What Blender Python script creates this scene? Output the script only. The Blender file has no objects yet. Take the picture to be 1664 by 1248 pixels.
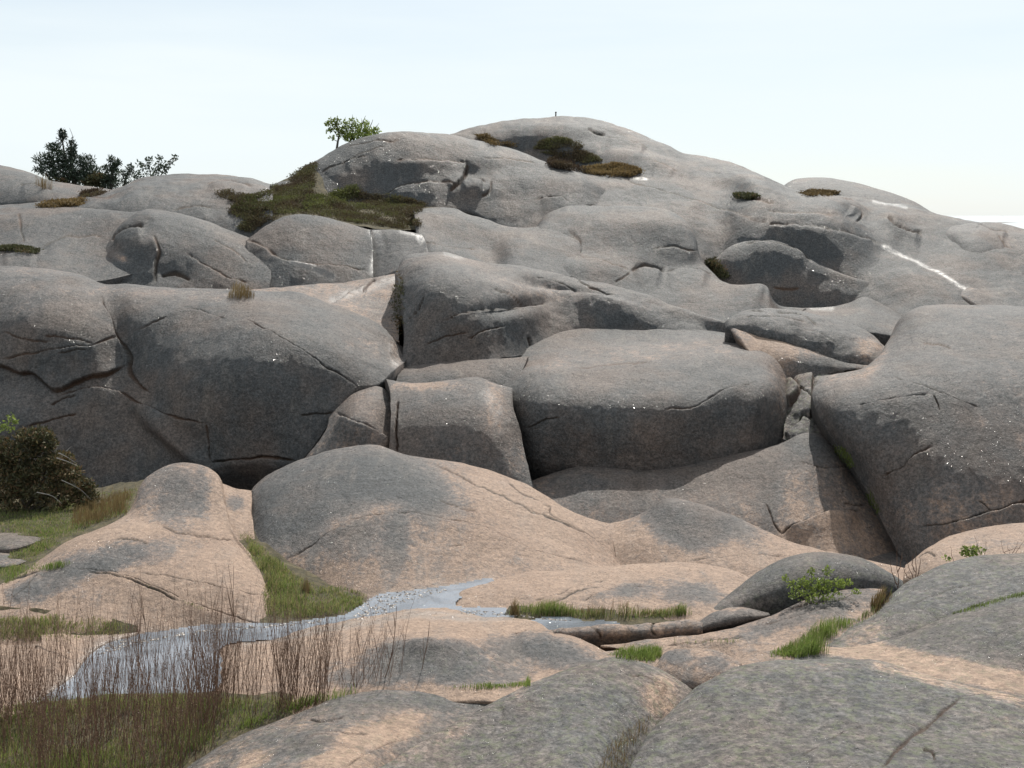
import bpy, math, random
import numpy as np
from mathutils import Vector

random.seed(7)
RNG = np.random.default_rng(11)
SC = bpy.context.scene
COL = SC.collection

# ------------------------------------------------------------------ camera
FPX, HOR = 1784.0, 350.0                     # focal length and horizon row, in photo pixels
PITCH = math.atan((624 - HOR) / FPX)
cam_data = bpy.data.cameras.new("camera")
cam_data.sensor_width = 36.0
cam_data.lens = FPX / 1664 * 36.0
cam_data.clip_start = 0.1
cam_data.clip_end = 60000
cam = bpy.data.objects.new("camera", cam_data)
cam.rotation_euler = (math.pi / 2 - PITCH, 0, 0)
COL.objects.link(cam)
SC.camera = cam

# ------------------------------------------------------------------ sky and sun
SUN_EL, SUN_AZ = math.radians(52), math.radians(18)      # high, ahead and a little to the right
world = bpy.data.worlds.new("World")
SC.world = world
world.use_nodes = True
wn, wl = world.node_tree.nodes, world.node_tree.links
wn.clear()
sky = wn.new("ShaderNodeTexSky")
sky.sky_type = 'NISHITA'
sky.sun_disc = False
sky.sun_elevation = SUN_EL
sky.sun_rotation = SUN_AZ
sky.air_density = 1.0
sky.dust_density = 0.7
sky.ozone_density = 1.0
tc = wn.new("ShaderNodeTexCoord")
mp = wn.new("ShaderNodeMapping")
mp.inputs["Scale"].default_value = (0.7, 0.9, 5.5)
mp.inputs["Rotation"].default_value = (0, math.radians(5), 0)
wl.new(tc.outputs["Generated"], mp.inputs["Vector"])
nz = wn.new("ShaderNodeTexNoise")
nz.inputs["Scale"].default_value = 2.1
nz.inputs["Detail"].default_value = 5
nz.inputs["Roughness"].default_value = 0.5
wl.new(mp.outputs[0], nz.inputs["Vector"])
rp = wn.new("ShaderNodeValToRGB")
rp.color_ramp.elements[0].position = 0.38
rp.color_ramp.elements[0].color = (0.68, 0.68, 0.68, 1)
rp.color_ramp.elements[1].position = 0.64
rp.color_ramp.elements[1].color = (1.0, 1.0, 1.0, 1)
wl.new(nz.outputs["Fac"], rp.inputs["Fac"])
mx = wn.new("ShaderNodeMix")
mx.data_type = 'RGBA'
wl.new(rp.outputs["Color"], mx.inputs["Factor"])
wl.new(sky.outputs["Color"], mx.inputs["A"])
mx.inputs["B"].default_value = (8.05, 8.75, 9.0, 1)         # thin high cloud veil
bg = wn.new("ShaderNodeBackground")
bg.inputs["Strength"].default_value = 0.1
wl.new(mx.outputs["Result"], bg.inputs["Color"])
wo = wn.new("ShaderNodeOutputWorld")
wl.new(bg.outputs[0], wo.inputs[0])

sun_d = bpy.data.lights.new("sun", 'SUN')
sun_d.energy = 4.7
sun_d.angle = math.radians(0.5)
sun_d.color = (1.0, 0.95, 0.87)
sun = bpy.data.objects.new("sun", sun_d)
SUNV = Vector((math.sin(SUN_AZ) * math.cos(SUN_EL), math.cos(SUN_AZ) * math.cos(SUN_EL), math.sin(SUN_EL)))
sun.rotation_euler = SUNV.to_track_quat('Z', 'Y').to_euler()
COL.objects.link(sun)
vs = SC.view_settings
vs.view_transform = 'Standard'
vs.look = 'None'
vs.exposure = 0.18
vs.gamma = 1.0
vs.use_curve_mapping = False
SC.cycles.max_bounces = 6
SC.cycles.use_denoising = True

# ------------------------------------------------------------------ helpers
CP, SP = math.cos(PITCH), math.sin(PITCH)


def rays(px, py):
    cx = (np.asarray(px, float) - 832) / FPX
    cy = (624 - np.asarray(py, float)) / FPX
    return np.stack([cx, CP + cy * SP, -SP + cy * CP], -1)


def at(px, py, D):
    r = rays(px, py)
    D = np.asarray(D, float)
    D = np.where((D > 32) & (D < 200), 32 + (D - 32) * 0.55, D)      # the upper hill rises steeper than first measured
    return r * (D / r[..., 1])[..., None]


def at_z(px, py, z):
    r = rays(px, py)
    return r * (np.asarray(z, float) / r[..., 2])[..., None]


def project(P):
    x, y, z = P[..., 0], P[..., 1], P[..., 2]
    d = y * CP - z * SP
    u = y * SP + z * CP
    d = np.maximum(d, 1e-3)
    return 832 + FPX * x / d, 624 - FPX * u / d


_G = RNG.normal(size=(512, 3))
_G /= np.linalg.norm(_G, axis=1)[:, None]


def pnoise(P):
    P = np.asarray(P, float)
    i = np.floor(P).astype(np.int64)
    f = P - i
    w = f * f * f * (f * (f * 6 - 15) + 10)
    out = np.zeros(P.shape[:-1])
    for dx in (0, 1):
        for dy in (0, 1):
            for dz in (0, 1):
                h = ((i[..., 0] + dx) * 73856093) ^ ((i[..., 1] + dy) * 19349663) ^ ((i[..., 2] + dz) * 83492791)
                g = _G[(h ^ (h >> 9)) & 511]
                dd = f - np.array([dx, dy, dz])
                ww = (w[..., 0] if dx else 1 - w[..., 0]) * (w[..., 1] if dy else 1 - w[..., 1]) * (w[..., 2] if dz else 1 - w[..., 2])
                out += ww * (g * dd).sum(-1)
    return out * 1.5


def catmull(pts, dense=24):
    P = np.asarray(pts, float)
    Q = np.vstack([2 * P[0] - P[1], P, 2 * P[-1] - P[-2]])
    out, par = [], []
    for k in range(len(P) - 1):
        p0, p1, p2, p3 = Q[k:k + 4]
        t = np.linspace(0, 1, dense, endpoint=False)[:, None]
        d1 = max(np.linalg.norm((p1 - p0)[:2]), 1e-6) ** .5
        d2 = max(np.linalg.norm((p2 - p1)[:2]), 1e-6) ** .5
        d3 = max(np.linalg.norm((p3 - p2)[:2]), 1e-6) ** .5
        m1 = ((p1 - p0) / d1 - (p2 - p0) / (d1 + d2) + (p2 - p1) / d2) * d2
        m2 = ((p2 - p1) / d2 - (p3 - p1) / (d2 + d3) + (p3 - p2) / d3) * d2
        t2, t3 = t * t, t * t * t
        out.append((2 * t3 - 3 * t2 + 1) * p1 + (t3 - 2 * t2 + t) * m1 + (-2 * t3 + 3 * t2) * p2 + (t3 - t2) * m2)
        par.append(k + t[:, 0])
    out.append(P[-1:])
    par.append(np.array([len(P) - 1.0]))
    return np.vstack(out), np.concatenate(par)


def sample_curve(pts, n, by_index):
    if len(pts) == 1:
        return np.repeat(np.asarray(pts, float), n, 0)
    C, par = catmull(pts)
    if by_index:
        s = par / par[-1]
    else:
        d = np.hypot(*np.diff(C[:, :2], axis=0).T)
        s = np.concatenate([[0], np.cumsum(d)])
        s /= s[-1]
    t = np.linspace(0, 1, n)
    return np.stack([np.interp(t, s, C[:, k]) for k in range(3)], 1)


def seg_dist(px, py, pts):
    """distance in pixels to a polyline, position along it (0..1) and signed side"""
    pts = np.asarray(pts, float)[:, :2]
    seg = np.hypot(*np.diff(pts, axis=0).T)
    cum = np.concatenate([[0], np.cumsum(seg)])
    best = np.full(px.shape, 1e9)
    tt = np.zeros(px.shape)
    sd = np.zeros(px.shape)
    for k in range(len(pts) - 1):
        a, b = pts[k], pts[k + 1]
        ab = b - a
        L2 = max((ab ** 2).sum(), 1e-9)
        t = np.clip(((px - a[0]) * ab[0] + (py - a[1]) * ab[1]) / L2, 0, 1)
        dx, dy = px - a[0] - t * ab[0], py - a[1] - t * ab[1]
        d = np.hypot(dx, dy)
        m = d < best
        best = np.where(m, d, best)
        tt = np.where(m, (cum[k] + t * seg[k]) / cum[-1], tt)
        sd = np.where(m, (ab[0] * (py - a[1]) - ab[1] * (px - a[0])) / math.sqrt(L2), sd)
    return best, tt, sd


def in_poly(px, py, poly):
    poly = np.asarray(poly, float)[:, :2]
    inside = np.zeros(np.shape(px), bool)
    j = len(poly) - 1
    for i in range(len(poly)):
        xi, yi = poly[i]
        xj, yj = poly[j]
        c = ((yi > py) != (yj > py)) & (px < (xj - xi) * (py - yi) / (yj - yi + 1e-12) + xi)
        inside ^= c
        j = i
    return inside


def make_mesh(name, V, Fq, attrs=None, mat=None, smooth=True):
    me = bpy.data.meshes.new(name)
    V = np.ascontiguousarray(V, np.float32)
    Fq = np.ascontiguousarray(Fq, np.int32)
    n, k = Fq.shape
    me.vertices.add(len(V))
    me.vertices.foreach_set("co", V.ravel())
    me.loops.add(n * k)
    me.loops.foreach_set("vertex_index", Fq.ravel())
    me.polygons.add(n)
    me.polygons.foreach_set("loop_start", np.arange(0, n * k, k, dtype=np.int32))
    me.polygons.foreach_set("loop_total", np.full(n, k, np.int32))
    me.polygons.foreach_set("use_smooth", np.full(n, smooth))
    for key, arr in (attrs or {}).items():
        a = me.attributes.new(key, 'FLOAT', 'POINT')
        a.data.foreach_set("value", np.ascontiguousarray(arr, np.float32))
    if mat:
        me.materials.append(mat)
    me.update()
    me.validate()
    return me


def link(name, me, label=None, cat=None, group=None, kind=None, parent=None):
    o = bpy.data.objects.new(name, me)
    COL.objects.link(o)
    if parent is not None:
        o.parent = parent
    for k, v in (("label", label), ("category", cat), ("group", group), ("kind", kind)):
        if v:
            o[k] = v
    return o


# ------------------------------------------------------------------ materials
class NT:
    """tiny node-graph writer"""

    def __init__(self, name):
        self.m = bpy.data.materials.new(name)
        self.m.use_nodes = True
        self.t = self.m.node_tree
        self.t.nodes.clear()
        self.out = self.t.nodes.new("ShaderNodeOutputMaterial")
        self.b = self.t.nodes.new("ShaderNodeBsdfPrincipled")
        self.t.links.new(self.b.outputs[0], self.out.inputs[0])

    def put(self, sock, v):
        if hasattr(v, "is_output"):
            self.t.links.new(v, sock)
        elif v is not None:
            if hasattr(sock.default_value, "__len__") and not hasattr(v, "__len__"):
                v = (v, v, v, 1)[:len(sock.default_value)]
            sock.default_value = v

    def pos(self):
        g = self.t.nodes.new("ShaderNodeNewGeometry")
        return g.outputs["Position"]

    def attr(self, name):
        n = self.t.nodes.new("ShaderNodeAttribute")
        n.attribute_name = name
        return n.outputs["Fac"]

    def mapping(self, vec, scale, rot=(0, 0, 0)):
        n = self.t.nodes.new("ShaderNodeMapping")
        n.inputs["Scale"].default_value = scale
        n.inputs["Rotation"].default_value = rot
        self.put(n.inputs["Vector"], vec)
        return n.outputs[0]

    def noise(self, vec, scale, detail=4, rough=0.55, dist=0.0, out="Fac"):
        n = self.t.nodes.new("ShaderNodeTexNoise")
        n.inputs["Scale"].default_value = scale
        n.inputs["Detail"].default_value = detail
        n.inputs["Roughness"].default_value = rough
        n.inputs["Distortion"].default_value = dist
        self.put(n.inputs["Vector"], vec)
        return n.outputs[out]

    def voro(self, vec, scale):
        n = self.t.nodes.new("ShaderNodeTexVoronoi")
        n.inputs["Scale"].default_value = scale
        self.put(n.inputs["Vector"], vec)
        return n

    def math(self, op, a, b=None, c=None, clamp=False):
        n = self.t.nodes.new("ShaderNodeMath")
        n.operation = op
        n.use_clamp = clamp
        for i, v in enumerate((a, b, c)):
            if v is not None:
                self.put(n.inputs[i], v)
        return n.outputs[0]

    def ss(self, v, lo, hi, a=0.0, b=1.0):
        n = self.t.nodes.new("ShaderNodeMapRange")
        n.interpolation_type = 'SMOOTHSTEP'
        self.put(n.inputs["Value"], v)
        for k, x in (("From Min", lo), ("From Max", hi), ("To Min", a), ("To Max", b)):
            self.put(n.inputs[k], x)
        return n.outputs["Result"]

    def mix(self, f, a, b, blend='MIX'):
        n = self.t.nodes.new("ShaderNodeMix")
        n.data_type = 'RGBA'
        n.blend_type = blend
        self.put(n.inputs["Factor"], f)
        for s, v in (("A", a), ("B", b)):
            if not hasattr(v, "is_output") and len(v) == 3:
                v = (*v, 1)
            self.put(n.inputs[s], v)
        return n.outputs["Result"]

    def ramp(self, f, stops):
        n = self.t.nodes.new("ShaderNodeValToRGB")
        el = n.color_ramp.elements
        while len(el) < len(stops):
            el.new(0.5)
        for e, (p, c) in zip(el, stops):
            e.position = p
            e.color = (*c, 1)
        self.put(n.inputs["Fac"], f)
        return n.outputs["Color"]

    def bump(self, h, strength, dist, normal=None):
        n = self.t.nodes.new("ShaderNodeBump")
        n.inputs["Strength"].default_value = strength
        n.inputs["Distance"].default_value = dist
        self.put(n.inputs["Height"], h)
        if normal is not None:
            self.put(n.inputs["Normal"], normal)
        return n.outputs[0]

    def set(self, **k):
        for key, v in k.items():
            self.put(self.b.inputs[key.replace("_", " ")], v)


def granite():
    t = NT("granite")
    p = t.pos()
    big = t.noise(p, 0.55, 5, 0.6)
    med = t.noise(p, 3.1, 7, 0.72, 0.4)
    fine = t.noise(p, 14.0, 5, 0.72)
    grain = t.noise(p, 75.0, 3, 0.7)
    # streaks that run down the slope
    st = t.noise(t.mapping(p, (1.6, 0.35, 0.5), (0, 0, 0.25)), 2.2, 5, 0.6)
    # effective weathering value: bare tan granite at 0, pale pink grey, grey, dark lichen skin at 1
    lich = t.attr("lichen")
    brk = t.math('ADD', t.math('MULTIPLY', t.math('SUBTRACT', med, 0.5), 1.2), t.math('MULTIPLY', t.math('SUBTRACT', fine, 0.5), 1.35))
    brk = t.math('ADD', brk, t.math('MULTIPLY', t.math('SUBTRACT', st, 0.5), 1.0))
    brk = t.math('ADD', brk, t.math('MULTIPLY', t.math('SUBTRACT', big, 0.5), 0.5))
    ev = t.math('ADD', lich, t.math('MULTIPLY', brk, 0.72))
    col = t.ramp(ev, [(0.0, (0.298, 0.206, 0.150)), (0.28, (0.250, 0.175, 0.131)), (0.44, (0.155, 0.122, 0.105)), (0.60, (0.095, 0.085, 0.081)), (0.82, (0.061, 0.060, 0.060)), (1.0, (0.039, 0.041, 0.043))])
    # broad tint changes of the bare rock: rusty, sandy, pale
    col = t.mix(t.ss(big, 0.42, 0.68, 0, 0.30), col, (0.20, 0.125, 0.085))
    col = t.mix(t.ss(st, 0.50, 0.72, 0, 0.25), col, t.mix(0.5, col, (0.36, 0.30, 0.25)))
    # fine weathering streaks that follow the banding of the rock
    ws = t.noise(t.mapping(p, (0.8, 1.3, 2.2), (0.3, 0.2, 0.5)), 8.0, 5, 0.7)
    col = t.mix(1.0, col, t.ss(ws, 0.34, 0.66, 0.86, 1.15), 'MULTIPLY')
    moss = t.attr("moss")
    wq = t.noise(t.mapping(p, (1.2, 1.6, 2.0), (0.3, 0.2, 0.5)), 6.5, 6, 0.75, 0.6)
    col = t.mix(t.math('MULTIPLY', moss, 1.2, None, True), col, t.mix(1.0, col, t.ss(wq, 0.36, 0.62, 0.50, 1.62), 'MULTIPLY'))
    # quartz and feldspar grains light, mica dark, at the sizes the eye can part from here
    sp = t.noise(p, 21.0, 4, 0.85)
    spk = t.ss(sp, 0.36, 0.64, t.math('SUBTRACT', 0.78, t.math('MULTIPLY', lich, 0.28)), t.math('ADD', 1.18, t.math('MULTIPLY', lich, 0.44)))
    col = t.mix(1.0, col, spk, 'MULTIPLY')
    col = t.mix(t.ss(grain, 0.58, 0.72, 0, 0.38), col, t.mix(0.4, col, (0.50, 0.43, 0.37)))
    col = t.mix(t.ss(grain, 0.43, 0.30, 0, 0.5), col, t.mix(0.72, col, (0.035, 0.03, 0.028)))
    # green crust lichen on the nearest rocks
    col = t.mix(t.math('MULTIPLY', moss, t.ss(t.noise(p, 11.0, 4, 0.7), 0.48, 0.64, 0, 0.55)), col, (0.145, 0.165, 0.085))
    # soil and moss in the cracks, darkened also to paint the cracks' shade
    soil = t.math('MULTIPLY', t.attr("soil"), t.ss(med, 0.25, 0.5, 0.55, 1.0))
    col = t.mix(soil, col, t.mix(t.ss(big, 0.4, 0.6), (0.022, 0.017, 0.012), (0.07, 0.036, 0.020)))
    wet = t.math('MULTIPLY', t.attr("wet"), t.ss(t.noise(p, 7.0, 4, 0.6), 0.32, 0.55, 0.35, 1.0), None, True)
    col = t.mix(t.math('MULTIPLY', wet, 0.55), col, (0.06, 0.055, 0.05))
    # relief
    h = t.math('ADD', t.math('MULTIPLY', fine, 0.5), t.math('MULTIPLY', grain, 0.28))
    h = t.math('ADD', h, t.math('MULTIPLY', med, 0.9))
    n1 = t.bump(h, 0.9, 0.05)
    bn = n1.node
    t.put(bn.inputs['Strength'], t.math('SUBTRACT', 0.95, t.math('MULTIPLY', wet, 0.62)))
    # mica flakes: sparse facets that lie at random angles
    vo = t.voro(p, 20.0)
    fl = t.math('LESS_THAN', vo.outputs["Distance"], 0.26)
    sep = t.t.nodes.new("ShaderNodeSeparateColor")
    t.put(sep.inputs[0], vo.outputs["Color"])
    fl = t.math('MULTIPLY', fl, t.math('GREATER_THAN', sep.outputs[2], 0.5))
    vm = t.t.nodes.new("ShaderNodeVectorMath")
    vm.operation = 'MULTIPLY_ADD'
    t.put(vm.inputs[0], vo.outputs["Color"])
    vm.inputs[1].default_value = (0.95, 0.95, 0.95)
    vm.inputs[2].default_value = (-0.475, -0.475, -0.475)
    va = t.t.nodes.new("ShaderNodeVectorMath")
    va.operation = 'ADD'
    t.put(va.inputs[0], n1)
    t.put(va.inputs[1], vm.outputs[0])
    vn = t.t.nodes.new("ShaderNodeVectorMath")
    vn.operation = 'NORMALIZE'
    t.put(vn.inputs[0], va.outputs[0])
    mv = t.t.nodes.new("ShaderNodeMix")
    mv.data_type = 'VECTOR'
    t.put(mv.inputs["Factor"], fl)
    mA = [s for s in mv.inputs if s.name == "A" and s.type == 'VECTOR'][0]
    mB = [s for s in mv.inputs if s.name == "B" and s.type == 'VECTOR'][0]
    t.put(mA, n1)
    t.put(mB, vn.outputs[0])
    nout = [s for s in mv.outputs if s.type == 'VECTOR'][0]
    rough = t.math('SUBTRACT', 0.62, t.math('MULTIPLY', wet, 0.31))
    rough = t.math('SUBTRACT', rough, t.math('MULTIPLY', fl, 0.46), None, True)
    t.set(Base_Color=col, Roughness=t.math('MAXIMUM', rough, 0.13), Normal=nout)
    t.put(t.b.inputs["Specular IOR Level"], t.math('ADD', 0.42, t.math('MULTIPLY', wet, 0.5)))
    return t.m


def leafy(name, stops, rough=0.6, trans=0.25):
    t = NT(name)
    col = t.ramp(t.attr("tint"), stops)
    t.set(Base_Color=col, Roughness=rough)
    tr = t.t.nodes.new("ShaderNodeBsdfTranslucent")
    t.put(tr.inputs["Color"], col)
    ms = t.t.nodes.new("ShaderNodeMixShader")
    ms.inputs[0].default_value = trans
    t.t.links.new(t.b.outputs[0], ms.inputs[1])
    t.t.links.new(tr.outputs[0], ms.inputs[2])
    t.t.links.new(ms.outputs[0], t.out.inputs[0])
    return t.m


def water_mat(name, wave, strength, base=(0.02, 0.028, 0.03), rough=0.03):
    t = NT(name)
    p = t.pos()
    h = t.math('ADD', t.noise(p, wave, 4, 0.6), t.math('MULTIPLY', t.noise(p, wave * 4.3, 2, 0.5), 0.3))
    b2 = tuple(x * .5 for x in base)  # base carries painted sheen; half-strength patches break it up
    t.set(Base_Color=t.mix(t.ss(t.noise(p, wave * .22, 4, .6, .5), .38, .62), b2, base), Roughness=rough, Normal=t.bump(h, strength, 0.05), IOR=1.333)
    t.b.inputs["Specular IOR Level"].default_value = 0.5
    return t.m


def soil_mat():
    t = NT("soil")
    p = t.pos()
    f = t.noise(p, 9.0, 5, 0.65)
    c = t.ramp(f, [(0.3, (0.025, 0.022, 0.012)), (0.5, (0.06, 0.05, 0.026)), (0.7, (0.12, 0.095, 0.05))])
    t.set(Base_Color=c, Roughness=0.95, Normal=t.bump(f, 0.8, 0.05))
    return t.m


GRANITE = granite()
SOIL = soil_mat()
M_GRASS = leafy("grass_blades", [(0.0, (0.075, 0.080, 0.028)), (0.45, (0.130, 0.185, 0.042)), (0.75, (0.195, 0.265, 0.060)), (1.0, (0.33, 0.265, 0.14))], 0.55, 0.45)
M_DRY = leafy("dry_grass", [(0.0, (0.11, 0.075, 0.032)), (0.5, (0.20, 0.14, 0.062)), (1.0, (0.34, 0.27, 0.15))], 0.7, 0.3)
M_HEATH = leafy("heather_sprigs", [(0.0, (0.048, 0.030, 0.020)), (0.5, (0.085, 0.062, 0.032)), (0.8, (0.100, 0.095, 0.038)), (1.0, (0.13, 0.14, 0.045))], 0.8, 0.3)
M_OCHRE = leafy("ochre_heather", [(0.0, (0.10, 0.070, 0.030)), (0.5, (0.19, 0.13, 0.055)), (1.0, (0.27, 0.20, 0.085))], 0.8, 0.3)
M_LEAF = leafy("young_leaves", [(0.0, (0.110, 0.135, 0.036)), (0.5, (0.185, 0.245, 0.050)), (1.0, (0.29, 0.35, 0.08))], 0.5, 0.5)
M_PINE = leafy("dark_needles", [(0.0, (0.016, 0.026, 0.018)), (0.6, (0.030, 0.048, 0.028)), (1.0, (0.05, 0.075, 0.036))], 0.6, 0.15)
M_JUNI = leafy("juniper_needles", [(0.0, (0.045, 0.042, 0.020)), (0.35, (0.075, 0.080, 0.030)), (0.6, (0.15, 0.088, 0.045)), (1.0, (0.17, 0.14, 0.058))], 0.7, 0.25)
M_TWIG = leafy("red_brown_twigs", [(0.0, (0.060, 0.034, 0.022)), (0.6, (0.150, 0.080, 0.050)), (1.0, (0.26, 0.17, 0.12))], 0.7, 0.0)
M_MAT = leafy("juniper_mat_sprigs", [(0.0, (0.060, 0.062, 0.022)), (0.5, (0.095, 0.105, 0.030)), (1.0, (0.16, 0.17, 0.045))], 0.7, 0.3)
M_BARK = leafy("grey_bark", [(0.0, (0.03, 0.025, 0.02)), (1.0, (0.13, 0.11, 0.09))], 0.85, 0.0)
M_DEAD = leafy("dead_wood", [(0.0, (0.20, 0.18, 0.16)), (1.0, (0.34, 0.31, 0.28))], 0.85, 0.0)

# ------------------------------------------------------------------ rocks
WATER_Z = -4.92
POND = [(40, 1152), (70, 1132), (118, 1102), (138, 1068), (170, 1046), (215, 1037), (270, 1030), (330, 1021), (400, 1018), (455, 1018),
        (520, 1010), (560, 1004), (590, 988), (615, 972), (650, 967), (735, 956), (800, 944), (782, 952), (748, 966), (732, 982), (742, 990), (790, 992),
        (832, 997), (830, 1002), (778, 1003), (735, 1001), (668, 999), (618, 1011), (550, 1023), (480, 1031), (420, 1035), (365, 1043), (352, 1060), (362, 1090),
        (345, 1118), (290, 1140), (150, 1165)]
_pond3 = [(a, b, 0) for a, b in POND + POND[:1]]
SHORE = sample_curve(_pond3, 260, False)[:-1, :2]


def Z(px, py, z):
    return (px, py, float(at_z(px, py, z)[1]))


def rock(name, label, curves, prof=None, back=None, lichen=0.6, moss=0.0, bumps=(), cracks=(), blobs=(), wet=(), mossb=(), rough=1.0, sm=14,
         step=1.6, cat="rock", group=None, kind=None, skirt=None, basin=False, usm=3, crest=True):
    # rock that leaves the picture goes on a good way beyond its edge and sinks there
    if all(c[-1][0] >= 1664 for c in curves) and curves[0][0][2] < 200:
        curves = [list(c) + [(c[-1][0] + 420, c[-1][1] + 70, c[-1][2] + .4)] for c in curves]
    if all(c[0][0] <= -15 for c in curves):
        curves = [[(c[0][0] - 380, c[0][1] + 50, c[0][2] + .6)] + list(c) for c in curves]
    nc = len(curves)
    n_seg = nc - 1
    prof = prof or [1.8] * n_seg
    by_index = len({len(c) for c in curves}) == 1 and len(curves[0]) > 5 and nc > 2
    Ls = [np.hypot(*np.diff(np.asarray(c, float)[:, :2], axis=0).T).sum() for c in curves]
    nu = int(max(24, max(Ls) / step))
    S = [sample_curve(c, nu, by_index) for c in curves]
    if nc == 2:
        A, B = S
        nv = int(max(8, np.abs(A[:, 1] - B[:, 1]).max() / step * 1.25))
        th = np.linspace(0, math.pi / 2, nv + 1)
        p = prof[0]
        s, g = np.sin(th) ** (2 / p), 1 - np.cos(th) ** (2 / p)
        R = np.stack([np.concatenate([A[:, :2] + (B - A)[:, :2] * s[j], (A[:, 2] + (B - A)[:, 2] * g[j])[:, None]], 1) for j in range(nv + 1)])
        P = at(R[..., 0], R[..., 1], R[..., 2])
    else:
        # a smooth surface through all guide curves, lying along the line of sight at its crest
        G = np.stack([at(c[:, 0], c[:, 1], c[:, 2]) for c in S])
        hh = np.maximum(np.linalg.norm(np.diff(G, axis=0), axis=2), 1e-4)[..., None]
        sl = np.diff(G, axis=0) / hh
        T = np.empty_like(G)
        T[1:-1] = (sl[:-1] * hh[1:] + sl[1:] * hh[:-1]) / (hh[:-1] + hh[1:])
        T[0] = 1.5 * sl[0] - .5 * T[1]
        rd = G[-1] / np.linalg.norm(G[-1], axis=1)[:, None]
        T[-1] = rd * 1.1 if crest else sl[-1]
        rows = []
        for k in range(n_seg):
            hpx = np.abs(S[k][:, 1] - S[k + 1][:, 1]).max()
            nv = int(max(8, hpx / step * 1.1))
            for j in range(0 if k == 0 else 1, nv + 1):
                t = j / nv
                if k == n_seg - 1:
                    t = math.sin(t * math.pi / 2) * .5 + t * .5
                t2, t3 = t * t, t * t * t
                rows.append((2 * t3 - 3 * t2 + 1) * G[k] + (t3 - 2 * t2 + t) * hh[k] * T[k] + (-2 * t3 + 3 * t2) * G[k + 1] + (t3 - t2) * hh[k] * T[k + 1])
        P = np.stack(rows)
        R = np.stack([S[0], S[-1]])
    Dm = float(R[..., 2].mean())
    b, h = back or (0.11 * Dm, 0.11 * Dm)
    ridge = P[-1]
    dirv = ridge / ridge[:, 1:2]
    top = []
    nb = 9
    for k in range(1, nb + 1):
        ph = k / nb * math.pi / 2
        q = ridge + dirv * (b * math.sin(ph))
        q[:, 2] -= h * (1 - math.cos(ph))
        top.append(q)
    sk = skirt if skirt is not None else 0.03 * Dm
    bot = []
    for k in (3, 2, 1):
        q = P[0] + P[0] / P[0][:, 1:2] * (0.25 * sk * k)
        q[:, 2] -= sk * k / 3
        bot.append(q)
    P = np.concatenate([np.stack(bot), P, np.stack(top)])
    for _ in range(sm):
        P[4:-1] += 0.5 * (0.5 * (P[3:-2] + P[5:]) - P[4:-1])
    for _ in range(usm):
        P[:, 1:-1] += 0.5 * (0.5 * (P[:, :-2] + P[:, 2:]) - P[:, 1:-1])
    # side walls
    e = 0.016 * Dm
    lft, rgt = [], []
    for k in (3, 2, 1):
        for colm, out in ((0, lft), (-1, rgt)):
            q = P[:, colm]
            q2 = q + q / np.linalg.norm(q, axis=1)[:, None] * e * (0.3, 1.2, 3.0)[k - 1]
            q2[:, 2] -= e * (0.02, 0.35, 1.2)[k - 1]
            out.append(q2)
    P = np.concatenate([np.stack(lft, 1), P, np.stack(rgt[::-1], 1)], 1)
    px, py = project(P)
    Nn = np.cross(np.gradient(P, axis=1), np.gradient(P, axis=0))
    Nn /= np.linalg.norm(Nn, axis=2)[..., None] + 1e-12
    # large relief given by hand: swellings and hollows
    mpx = Dm / FPX
    for (cx, cy, sx, sy, amp, *rot) in bumps:
        amp = amp * (.6 if Dm > 30 else 1)
        a = math.radians(rot[0]) if rot else 0
        dx, dy = px - cx, py - cy
        u = (dx * math.cos(a) + dy * math.sin(a)) / sx
        v = (-dx * math.sin(a) + dy * math.cos(a)) / sy
        P = P + Nn * (amp * np.exp(-(u * u + v * v)))[..., None]
    Nn = np.cross(np.gradient(P, axis=1), np.gradient(P, axis=0))
    Nn /= np.linalg.norm(Nn, axis=2)[..., None] + 1e-12
    # weathering relief
    if bumps:
        px, py = project(P)
    if Dm > 30:
        rough = rough * .62
    sc = Dm / 20.0
    d = 0.05 * sc ** .6 * pnoise(P / (1.5 * sc ** .7) + 3.1) + 0.018 * sc ** .6 * pnoise(P / (0.5 * sc ** .7) + 7.7) + 0.007 * sc ** .5 * pnoise(P / (0.17 * sc ** .7) + 1.3)
    d = d * rough
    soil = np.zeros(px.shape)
    wx = px + 2.6 * pnoise(np.stack([px / 23, py / 23, np.full(px.shape, 1.7)], -1)) + 1.1 * pnoise(np.stack([px / 6, py / 6, np.full(px.shape, 4.7)], -1))
    wy = py + 2.6 * pnoise(np.stack([px / 23, py / 23, np.full(px.shape, 9.2)], -1)) + 1.1 * pnoise(np.stack([px / 6, py / 6, np.full(px.shape, 6.1)], -1))
    far = Dm > 28
    near = 1.6 if Dm < 12 else 1.0
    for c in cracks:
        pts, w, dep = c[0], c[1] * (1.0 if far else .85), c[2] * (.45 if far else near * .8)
        stp = (c[3] if len(c) > 3 else 0.0) * (.9 if far else 1.3)
        if len(pts) > 2:
            pts = catmull([(a, b) for a, b in pts], 7)[0]
        dist, t, side = seg_dist(wx, wy, pts)
        tap = np.clip(np.minimum(t, 1 - t) / 0.10, 0.12, 1)
        wob = 0.75 + 0.5 * pnoise(np.stack([px / 31, py / 31, np.full(px.shape, 2.2)], -1))
        g = np.exp(-(dist / (w * .9 * np.clip(wob, .45, 1.4))) ** 2) * tap
        d = d - dep * .75 * g
        if stp:
            sg = np.clip(side / 1.6, -1, 1) * 0.5 + 0.5
            ends = np.clip(np.minimum(t, 1 - t) / 0.2, 0, 1)
            d = d + stp * sg * np.exp(-(dist / 26.0) ** 2) * ends * ends * (3 - 2 * ends)
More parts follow.
